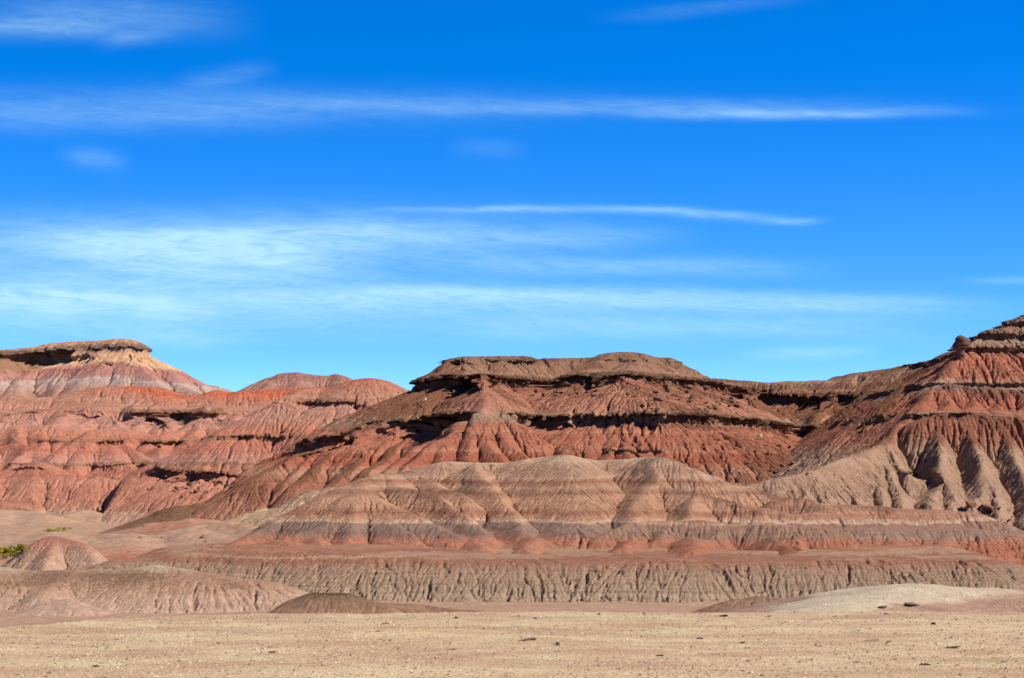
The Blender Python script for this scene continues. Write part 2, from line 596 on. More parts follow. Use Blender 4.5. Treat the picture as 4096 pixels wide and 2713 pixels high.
# ------------------------------------------------------------------ near ridge and near left bank
S, WL = 'S', 'W'
G1 = [
    (WL, 'ridge_hill', [(430, 2262, 119), (487, 2246, 119.5), (640, 2226, 120), (830, 2213, 121), (1024, 2202, 120), (1219, 2207, 119),
                        (1500, 2224, 117), (1750, 2233, 116.3), (2048, 2241, 115.8), (2500, 2241, 115.6), (2780, 2246, 115.4),
                        (3072, 2258, 115.2), (3300, 2251, 115.4), (3486, 2241, 115.8), (3899, 2239, 116.2), (3972, 2244, 116.4),
                        (4096, 2275, 116.4), (4350, 2345, 116.4), (4600, 2380, 116.4)], 0.52, dict(back=0.014, r=1.3, end=0.4)),
    (S, 'ridge_hill', [(1800, 2236, 116.2), (1850, 2290, 114.3), (1880, 2400, 110.5)], 0.65, dict(r=0.8)),
    (S, 'ridge_hill', [(2020, 2241, 116), (2010, 2300, 114), (1990, 2405, 110.5)], 0.65, dict(r=0.6)),
    (S, 'ridge_hill', [(1560, 2230, 117), (1450, 2330, 113.6), (1380, 2390, 111.3)], 0.7, dict(r=0.5)),
    (S, 'ridge_hill', [(2330, 2245, 115.8), (2250, 2330, 113), (2190, 2405, 110.6)], 0.75, dict(r=0.4)),
    (S, 'ridge_hill', [(2700, 2250, 115.6), (2640, 2330, 113), (2600, 2405, 110.6)], 0.75, dict(r=0.4)),
    (S, 'ridge_hill', [(3330, 2255, 115.5), (3250, 2340, 112.6), (3215, 2405, 110.6)], 0.75, dict(r=0.5)),
    (S, 'ridge_hill', [(3600, 2245, 115.8), (3560, 2330, 112.8), (3540, 2405, 110.6)], 0.75, dict(r=0.5)),
    (S, 'ridge_hill', [(3905, 2240, 116.2), (3930, 2320, 113.5), (3935, 2390, 110.9)], 0.6, dict(r=0.8)),
]
GL = [
    (WL, 'bank_hill', [(-700, 2270, 109.5), (0, 2263, 109.5), (195, 2273, 109.5), (341, 2277, 109.4), (535, 2279, 109), (633, 2266, 108.6),
                       (681, 2270, 108.6), (827, 2285, 108.3), (900, 2304, 108.2), (973, 2315, 108), (1053, 2327, 107.8), (1097, 2346, 107.4),
                       (1175, 2381, 107), (1250, 2420, 106.6), (1350, 2490, 106)], 0.42, dict(back=-0.25, r=0.8, end=0.4)),
    (S, 'bank_hill', [(262, 2285, 108.7), (200, 2330, 107), (148, 2385, 104.6)], 0.5, dict(r=0.5)),
    (S, 'bank_hill', [(430, 2284, 109), (400, 2350, 106.4), (420, 2410, 104.2)], 0.5, dict(r=0.4)),
    (S, 'bank_hill', [(647, 2268, 108.6), (600, 2330, 106.8), (585, 2400, 104.4)], 0.5, dict(r=0.5)),
    (S, 'bank_hill', [(850, 2292, 108.2), (830, 2360, 106), (800, 2430, 103.6)], 0.5, dict(r=0.6)),
    (S, 'bank_hill', [(170, 2400, 102.6), (243, 2391, 102.8), (300, 2412, 102.4), (350, 2440, 101.8)], 0.35, dict(r=0.3)),
    (S, 'mound_hill', [(1200, 2402, 99), (1267, 2383, 99), (1340, 2386, 99), (1428, 2377, 99), (1490, 2396, 98.6), (1560, 2422, 98)],
     0.58, dict(r=0.5)),
    (S, 'mound_hill', [(1480, 2404, 100.5), (1640, 2416, 100.5), (1790, 2430, 100.5), (1960, 2446, 100)], 0.3, dict(r=0.6)),
    (S, 'clay_hill', [(2880, 2428, 99), (2948, 2404, 99), (3021, 2396, 99), (3090, 2402, 99), (3194, 2431, 99)], 0.4, dict(r=0.8)),
]


def deb0(X, Y, h, conc, gm, seed):
    return 0.18 * sstep(0.1, 0.6, fbm(X, Y, 6.0, 3, seed + 90))


res = build_grid(
    'near', -46, 44, 106, 136, 0.066, G1, ['ridge_hill'], K=0.014, it=(20, 26), Kc=0.03, rough=0.10, wobble=0.16, und=(0.32, 5.0), smear=0.03, rl=(3.2, 4.2), seed=11, diff=(0.06, 0.002), deb=deb0, fine=0.010, warp=0.5)
E_RIDGE = earth("ridge_clay", [(-7.6, (190, 160, 138)), (-7.1, (176, 154, 130)), (-6.3, (170, 144, 120)), (-5.75, (164, 132, 110)), (-5.55, (158, 112, 88)),
                               (-5.40, (162, 112, 88)), (-5.34, (182, 146, 120)), (-5.26, (182, 146, 120)), (-5.18, (170, 116, 92)), (-5.0, (172, 118, 94)),
                               (-4.8, (180, 136, 112))], lam=16, lamamp=0.24, mot=2.2, rill=(14, 4), bump=0.06)
paint(res, {'ridge_hill': E_RIDGE}, {'ridge_hill': ("long low grey tan clay ridge with fine vertical rills behind the gravel shoulder", "ridge")})
res = build_grid('bank', -46, 26, 94, 114, 0.066, GL, ['bank_hill', 'mound_hill', 'clay_hill'], K=0.011, it=(20, 22), Kc=0.06, rough=0.08, und=(0.28, 3.2), rl=(2.0, 4.5), seed=23,
                 diff=(0.06, 0.003), deb=lambda X, Y, h, c, gm, s: 0.16 + 0.5 * fbm(X, Y, 4, 4, s + 90) + 0.22 * sstep(-6.9, -6.3, h) * sstep(-5.5, -5.9, h), fine=0.012, warp=0.5)
E_BANK = earth("bank_clay", [(-7.6, (202, 172, 152)), (-6.9, (198, 166, 142)), (-6.4, (180, 144, 118)), (-5.8, (172, 136, 112)), (-5.5, (190, 172, 140)),
                             (-5.3, (206, 194, 158))], debris=(150, 118, 94), lam=5, lamamp=0.08, mot=2.0, rill=(14, 5), bump=0.05)
E_MOUND = earth("mound_clay", [(-7.6, (164, 126, 102)), (-6.8, (150, 118, 94)), (-6.3, (136, 112, 86)), (-6.1, (130, 106, 78))], debris=(98, 78, 56), lam=4, mot=2.5, rill=(14, 9), bump=0.05)
paint(res, {'bank_hill': E_BANK, 'mound_hill': E_MOUND, 'clay_hill': E_MOUND},
      {'bank_hill': ("low tan clay bank with pale crest below the flat wash", "bank"),
       'mound_hill': ("dark brown rounded mound just beyond the shoulder beside the tan bank", "mound"),
       'clay_hill': ("small dark brown mound peeking over the shoulder beside the sandy rise", "mound")})

# ------------------------------------------------------------------ middle hills
G2 = [
    (S, 'clay_hill', [(1330, 1985, 138), (1399, 1950, 140), (1470, 1906, 143), (1506, 1894, 144), (1545, 1901, 145), (1600, 1894, 149.5), (1649, 1883, 150.5), (1738, 1861, 151.5),
                      (1783, 1854, 151.5), (1850, 1850, 152.5), (2048, 1852, 153.5), (2093, 1839, 152.5), (2137, 1827, 151.5), (2262, 1818, 150.5),
                      (2360, 1827, 151.5), (2418, 1834, 152.5), (2494, 1832, 152.5), (2560, 1825, 150.5), (2619, 1825, 149.5)], 0.60, dict(r=1.3)),
    (S, 'clay_hill', [(2619, 1825, 146), (2695, 1845, 145.5), (2762, 1872, 145), (2829, 1901, 145), (2883, 1932, 145), (2963, 1941, 146),
                      (3072, 1977, 146), (3160, 2002, 146)], 0.80, dict(r=0.5)),
    (S, 'clay_hill', [(1506, 1894, 144), (1582, 1945, 141), (1738, 1985, 138), (1854, 2047, 134.5), (1925, 2120, 131)], 0.80, dict(r=0.5)),
    (S, 'clay_hill', [(1649, 1884, 147), (1760, 1950, 142.5), (1850, 1990, 139.5)], 0.80, dict(r=0.7)),
    (S, 'clay_hill', [(1399, 1950, 140), (1300, 1995, 138.5), (1214, 2024, 137.5), (1121, 2080, 135.5), (1024, 2122, 134), (900, 2172, 132)], 0.80, dict(r=0.4)),
    (S, 'clay_hill', [(1400, 1985, 137.6), (1440, 1968, 137), (1404, 2050, 133.6), (1385, 2160, 129.3)], 0.80, dict(r=0.3)),
    (S, 'clay_hill', [(1440, 1968, 137), (1501, 1985, 136.3), (1632, 2058, 133.3), (1803, 2137, 130.0)], 0.6, dict(r=0.6)),
    (S, 'clay_hill', [(1404, 2052, 133.5), (1300, 2085, 132.3), (1200, 2125, 131.2), (1080, 2165, 130)], 0.80, dict(r=0.3)),
    (S, 'clay_hill', [(1500, 2040, 134.5), (1580, 2100, 131.6), (1640, 2160, 129.2)], 0.6, dict(r=0.5)),
    (S, 'clay_hill', [(2262, 1818, 147), (2300, 1900, 143), (2330, 2000, 138), (2310, 2110, 132.2)], 0.58, dict(r=1.3)),
    (S, 'clay_hill', [(1900, 1852, 149), (1960, 1930, 144), (2020, 1990, 140.6), (2080, 2060, 136.5), (2120, 2140, 131)], 0.80, dict(r=0.6)),
    (S, 'clay_hill', [(2584, 1824, 146.5), (2600, 1870, 144.5), (2606, 1921, 142), (2700, 1948, 140.5), (2785, 1963, 139.4), (2941, 2007, 137.5), (3030, 2038, 136.5)], 0.80, dict(r=0.3)),
    (S, 'clay_hill', [(2606, 1921, 142), (2560, 2010, 137.2), (2520, 2100, 132)], 0.80, dict(r=0.6)),
    (S, 'clay_hill', [(2785, 1963, 139.4), (2760, 2040, 135.4), (2740, 2090, 132.8)], 0.80, dict(r=0.4)),
    # dark fronted hill with red skirt
    (S, 'skirt_hill', [(2380, 2150, 130.2), (2486, 2091, 132), (2600, 2076, 133), (2760, 2086, 132.5), (2900, 2093, 132), (3072, 2092, 131.5), (3200, 2094, 131),
                       (3267, 2101, 130.7), (3345, 2122, 130.4), (3447, 2176, 129.7), (3534, 2229, 129)], 0.80, dict(r=0.4)),
    (S, 'skirt_hill', [(3160, 2094, 131.2), (3175, 2150, 129), (3180, 2215, 126.5)], 0.80, dict(r=0.3)),
    (S, 'skirt_hill', [(2700, 2088, 132.6), (2640, 2150, 130), (2580, 2205, 127.6)], 0.80, dict(r=0.3)),
    (S, 'skirt_hill', [(2900, 2096, 132), (2850, 2150, 129.8), (2820, 2210, 127.4)], 0.80, dict(r=0.3)),
    # benches on the right
    (WL, 'bench_hill', [(2980, 2077, 136.2), (3072, 2080, 136), (3250, 2092, 135.5), (3413, 2111, 135), (3560, 2107, 135), (3700, 2112, 135), (3900, 2119, 135),
                        (4096, 2146, 134.5), (4400, 2200, 134), (4700, 2230, 134)], 0.50, dict(back=0.03, r=0.5, end=0.5)),
    (S, 'bench_hill', [(3560, 2110, 134.8), (3570, 2160, 132.6), (3600, 2225, 129.8)], 0.6, dict(r=0.5)),
    (S, 'bench_hill', [(4096, 2150, 134.5), (4010, 2175, 132.8), (3940, 2230, 130.4)], 0.80, dict(r=0.3)),
    (S, 'bench_hill', [(3780, 2115, 134.8), (3760, 2165, 132.4), (3740, 2230, 129.8)], 0.6, dict(r=0.5)),
    (WL, 'terrace_hill', [(3322, 2052, 140.5), (3345, 2027, 141), (3420, 2021, 141.8), (3510, 2020, 142), (3632, 2038, 142), (3800, 2045, 142), (3899, 2052, 142), (3997, 2088, 141),
                          (4096, 2127, 140), (4300, 2190, 138.5)], 0.5, dict(back=-0.02, r=0.6, end=0.6)),
    (S, 'terrace_hill', [(3072, 2006, 142), (3150, 1993, 142.5), (3228, 1991, 142), (3291, 2006, 141), (3354, 2054, 139.5)], 0.80, dict(r=0.3)),
    (S, 'terrace_hill', [(2960, 2026, 139.5), (3072, 2034, 139), (3150, 2041, 138.4), (3215, 2070, 137.4)], 0.80, dict(r=0.3)),
    (S, 'terrace_hill', [(3072, 2070, 137.5), (3250, 2045, 138.6), (3420, 2068, 138.4), (3560, 2090, 137)], 0.4, dict(r=0.6)),
    # little cone by the green bush
    (S, 'cone_hill', [(190, 2152, 149.5), (243, 2137, 150), (292, 2150, 149.6), (340, 2170, 149)], 0.80, dict(r=0.3)),
    (S, 'cone_hill', [(243, 2139, 150), (215, 2200, 147.4), (190, 2275, 144)], 0.80, dict(r=0.3)),
    (S, 'cone_hill', [(305, 2156, 149.4), (400, 2215, 147), (440, 2270, 144.6)], 0.80, dict(r=0.3)),
]
rsa = np.random.RandomState(8)
fx = 1080.0
while fx < 3350:
    yb = np.interp(fx, [1080, 1700, 2400, 3300], [130.2, 130.0, 129.6, 128.4])
    dxa = rsa.uniform(-60, 110)
    G2.append((S, 'skirt_hill' if fx > 2420 else 'clay_hill', [(fx, 2152 + rsa.uniform(-10, 12), yb), (fx + .6 * dxa, 2172, yb - 2.0), (fx + dxa, 2196 + rsa.uniform(-8, 10), yb - rsa.uniform(3.4, 5.2))], rsa.uniform(.5, .7), dict(r=0.5)))
    fx += rsa.uniform(170, 380)
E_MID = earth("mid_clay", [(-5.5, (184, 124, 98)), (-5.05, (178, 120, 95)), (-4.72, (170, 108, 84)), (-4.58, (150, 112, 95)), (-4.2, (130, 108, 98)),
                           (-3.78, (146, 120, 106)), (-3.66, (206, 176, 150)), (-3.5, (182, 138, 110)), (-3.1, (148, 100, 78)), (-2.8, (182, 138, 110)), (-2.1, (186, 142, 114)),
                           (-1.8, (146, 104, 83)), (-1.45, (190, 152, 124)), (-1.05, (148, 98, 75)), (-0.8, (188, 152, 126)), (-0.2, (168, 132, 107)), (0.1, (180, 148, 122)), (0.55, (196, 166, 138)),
                           (1.2, (206, 178, 150))], debris=(132, 98, 76), lam=5, lamamp=0.14, mot=1.8, rill=(11, 4), bump=0.055)  # debris brown doubles as painted shade on this hill
E_DARK = earth("dark_skirt_clay", [(-5.6, (172, 112, 88)), (-5.1, (166, 104, 80)), (-4.85, (168, 106, 82)), (-4.6, (150, 112, 92)), (-4.2, (146, 120, 102)), (-3.8, (154, 118, 98)), (-3.66, (190, 158, 132)), (-3.5, (178, 134, 110))],
               lam=6, lamamp=0.12, mot=1.8, rill=(11, 4), bump=0.055)
E_BENCH = earth("bench_clay", [(-6.2, (178, 110, 86)), (-5.3, (168, 102, 78)), (-4.95, (170, 112, 90)), (-4.7, (150, 124, 108)), (-4.2, (150, 120, 104)), (-3.95, (158, 114, 96)),
                               (-3.86, (200, 172, 146)), (-3.7, (196, 168, 142)), (-3.6, (170, 122, 98)), (-3.2, (176, 128, 104)), (-2.9, (160, 118, 96)), (-2.6, (186, 140, 112)), (-2.0, (176, 126, 102))],
                lam=6, lamamp=0.12, mot=1.8, rill=(11, 4), bump=0.055)
E_CONE = earth("cone_clay", [(-7.6, (190, 158, 134)), (-6.6, (186, 152, 128)), (-6.0, (176, 130, 110)), (-5.4, (182, 122, 102)), (-5.0, (190, 132, 110))], debris=(150, 96, 78), lam=4, mot=1.6, rill=(10, 3))
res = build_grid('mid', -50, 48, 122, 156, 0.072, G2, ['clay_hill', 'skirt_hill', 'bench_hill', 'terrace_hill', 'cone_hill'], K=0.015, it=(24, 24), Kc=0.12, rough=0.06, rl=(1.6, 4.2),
                 seed=37, diff=(0.06, 0.002), deb=lambda X, Y, h, c, gm, s: 0.14 + 0.42 * fbm(X, Y, 4.5, 4, s + 90) + 0.25 * np.clip(-c, 0, 1), fine=0.010, warp=0.8, wobble=0.20, und=(0.22, 4.0), smear=0.05)  # brown noise patches put the hills' shaded spots into the colour
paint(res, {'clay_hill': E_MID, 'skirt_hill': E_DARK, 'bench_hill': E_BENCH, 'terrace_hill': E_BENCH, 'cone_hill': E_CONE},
      {'clay_hill': ("broad banded clay hill with tan crest and orange red skirt below the mesa", "hill"),
       'skirt_hill': ("dark fronted low hill with a red skirt in front of the banded hill", "hill"),
       'bench_hill': ("layered clay bench with pale rim and red foot below the butte", "bench"),
       'terrace_hill': ("brown clay terrace of rounded knolls at the foot of the butte", "terrace"),
       'cone_hill': ("small cone of red and tan clay standing in the wash by the green bush", "mound")})

# ------------------------------------------------------------------ right hand butte
GB = [
    (WL, 'butte_hill', [(3850, 1400, 191.5), (3881, 1371, 193), (3950, 1322, 195), (4019, 1305, 196.2), (4048, 1286, 197), (4096, 1262, 198), (4200, 1235, 200), (4400, 1200, 202), (4800, 1200, 204)],
     0.70, dict(back=-0.05, r=0.3, end=0.75)),
    (S, 'butte_hill', [(4019, 1306, 196), (3967, 1317, 195), (3944, 1327, 194.5), (3881, 1371, 193), (3812, 1437, 190), (3732, 1525, 185.5), (3623, 1645, 179), (3548, 1737, 174),
                       (3514, 1766, 172), (3485, 1783, 170.5), (3416, 1806, 166), (3319, 1852, 159.5), (3244, 1872, 157), (3158, 1909, 155.5), (3072, 1921, 155), (2980, 1938, 155), (2900, 1960, 155)], 0.90, dict(r=0.4)),
    (S, 'butte_hill', [(3778, 1653, 177.5), (3745, 1712, 173.5), (3755, 1800, 168.5), (3765, 1890, 163.8), (3728, 1976, 158.8), (3740, 2040, 155.5)], 1.25, dict(r=0.2)),
    (S, 'butte_hill', [(3758, 1800, 168.5), (3800, 1900, 163), (3820, 2035, 155.5)], 1.25, dict(r=0.2)),
    (S, 'butte_hill', [(3610, 1655, 178.5), (3530, 1762, 172), (3583, 1833, 168), (3630, 1880, 165), (3655, 1885, 164.6)], 1.25, dict(r=0.2)),
    (S, 'butte_hill', [(3474, 1786, 170), (3505, 1880, 164.5), (3560, 2020, 155.8)], 1.25, dict(r=0.2)),
    (S, 'butte_hill', [(3545, 1850, 167), (3600, 1940, 161), (3634, 2030, 155.5)], 1.25, dict(r=0.2)),
    (S, 'butte_hill', [(3400, 1813, 165), (3390, 1870, 161.4), (3462, 2015, 154)], 1.25, dict(r=0.2)),
    (S, 'butte_hill', [(3319, 1853, 159.5), (3290, 1920, 157), (3325, 2010, 152.5)], 1.25, dict(r=0.2)),
    (S, 'butte_hill', [(3244, 1873, 157), (3225, 1930, 155), (3240, 2000, 152.3)], 1.25, dict(r=0.2)),
    (S, 'butte_hill', [(3130, 1915, 155.4), (3110, 1970, 153.2)], 0.6, dict(r=0.4)),
    (S, 'butte_hill', [(3893, 1655, 177.2), (3899, 1730, 172.6), (3933, 1805, 168), (3968, 1920, 162), (3990, 2005, 157.5), (4025, 2085, 154)], 1.25, dict(r=0.2)),
    (S, 'butte_hill', [(3940, 1840, 166.5), (3918, 1945, 160.4), (3885, 2020, 156.4)], 1.25, dict(r=0.2)),
    (S, 'butte_hill', [(4013, 1655, 177.5), (4048, 1730, 173), (4075, 1805, 168.7), (4110, 1950, 161), (4125, 2085, 154)], 1.25, dict(r=0.2)),
    (S, 'butte_hill', [(4210, 1655, 177.5), (4250, 1850, 167), (4280, 2090, 155)], 1.25, dict(r=0.2)),
    (S, 'butte_hill', [(4380, 1655, 177.5), (4400, 1850, 167), (4430, 2090, 155)], 1.25, dict(r=0.2)),
    (S, 'butte_hill', [(3730, 1528, 185.3), (3700, 1590, 181.4), (3690, 1655, 178)], 1.25, dict(r=0.2)),
    (S, 'butte_hill', [(3805, 1530, 186), (3795, 1590, 181.8), (3775, 1652, 178)], 1.25, dict(r=0.2)),
    (S, 'butte_hill', [(3885, 1533, 186.2), (3890, 1590, 182), (3895, 1652, 178)], 1.25, dict(r=0.2)),
    (S, 'butte_hill', [(3985, 1540, 186.4), (3995, 1600, 182), (4010, 1652, 178.3)], 1.25, dict(r=0.2)),
    (S, 'butte_hill', [(4090, 1548, 186.6), (4110, 1600, 182.4), (4130, 1655, 178.5)], 1.25, dict(r=0.2)),
    (S, 'butte_hill', [(4210, 1550, 186.6), (4220, 1655, 178.5)], 1.25, dict(r=0.2)),
    (WL, 'butte_hill', [(3750, 1535, 184), (4096, 1548, 184.5), (4500, 1548, 185)], 0.95, dict(back=0.1, r=0.3, end=0.7)),
    (WL, 'butte_hill', [(3660, 1660, 175.5), (4000, 1656, 175.3), (4500, 1656, 176)], 0.95, dict(back=0.1, r=0.4, end=0.7)),
]


def debB(X, Y, h, conc, gm, seed):
    left = sstep(0.6, -3.0, X - (25.2 + (Y - 159.5) * 0.55)) * sstep(158.5, 161, Y)       # the shaded flank is strewn with rubble
    return np.clip(0.12 + 0.25 * fbm(X, Y, 6, 3, seed + 90) + 0.20 * left + 0.45 * np.clip(-conc, 0, 1) * sstep(-1.5, 4, h), 0, 1)


zb1 = (1868 - 1533) / 8000 * 185.5
zb2 = (1868 - 1655) / 8000 * 177.5
res = build_grid('butte', 9, 66, 147, 224, 0.092, GB, ['butte_hill'], K=0.028, it=(40, 24), rough=0.16, rl=(2.4, 3.4), wobble=0.45, smear=0.22, und=(0.3, 5.0), seed=53, diff=(0.06, 0.004), deb=debB,
                 ledges=[(zb1, 0.18, 0.15, 0.35, 0.30, 1.0, 61, -0.25, 0.05), (zb2, 0.18, 0.15, 0.40, 0.35, 1.1, 71, -0.05, 0.06), (11.4, 0.3, 0.3, 0.4, 0.35, 1.0, 81, -0.4, 0.05),
                         (12.9, 0.5, 0.5, 0.7, 0.45, 1.1, 85, -0.5, 0.05), (14.2, 0.9, 0.6, 0.6, 0.3, 0.9, 87, -0.8, 0.03),
                         (-0.5, 0.2, 0.1, 0.5, 0.7, 1.8, 89, -0.2, 0.1, lambda X, Y: 0.7 * np.exp(-((X - 33.4) / 1.6) ** 2))], fine=0.02, warp=0.7)
E_BUTTE = earth("butte_clay", [(-6, (170, 140, 116)), (-3.5, (184, 152, 128)), (-2.0, (172, 142, 120)), (-0.6, (176, 146, 120)), (0.6, (178, 148, 122)), (1.3, (176, 142, 116)),
                               (1.9, (172, 122, 98)), (2.6, (168, 102, 80)), (3.4, (174, 106, 82)), (4.5, (172, 104, 82)), (4.72, (182, 140, 114)), (4.9, (170, 98, 76)), (5.6, (180, 100, 76)),
                               (6.6, (178, 102, 80)), (7.2, (160, 128, 118)), (7.65, (170, 138, 120)), (7.85, (196, 160, 130)), (8.1, (184, 112, 88)), (10.4, (190, 106, 80)), (11.1, (170, 106, 86)),
                               (11.5, (160, 130, 110)), (12.4, (178, 150, 126)), (13.3, (166, 138, 114)), (14.0, (140, 104, 84)), (14.3, (104, 66, 54)), (16, (112, 70, 58))],
                lam=5, lamamp=0.12, mot=1.4, rill=(8, 2.2), bump=0.08, hard=(142, 110, 90), gain=0.88, pull=0.32)
paint(res, {'butte_hill': E_BUTTE}, {'butte_hill': ("tall red banded butte with grey gullied foot and dark caprock", "butte")})

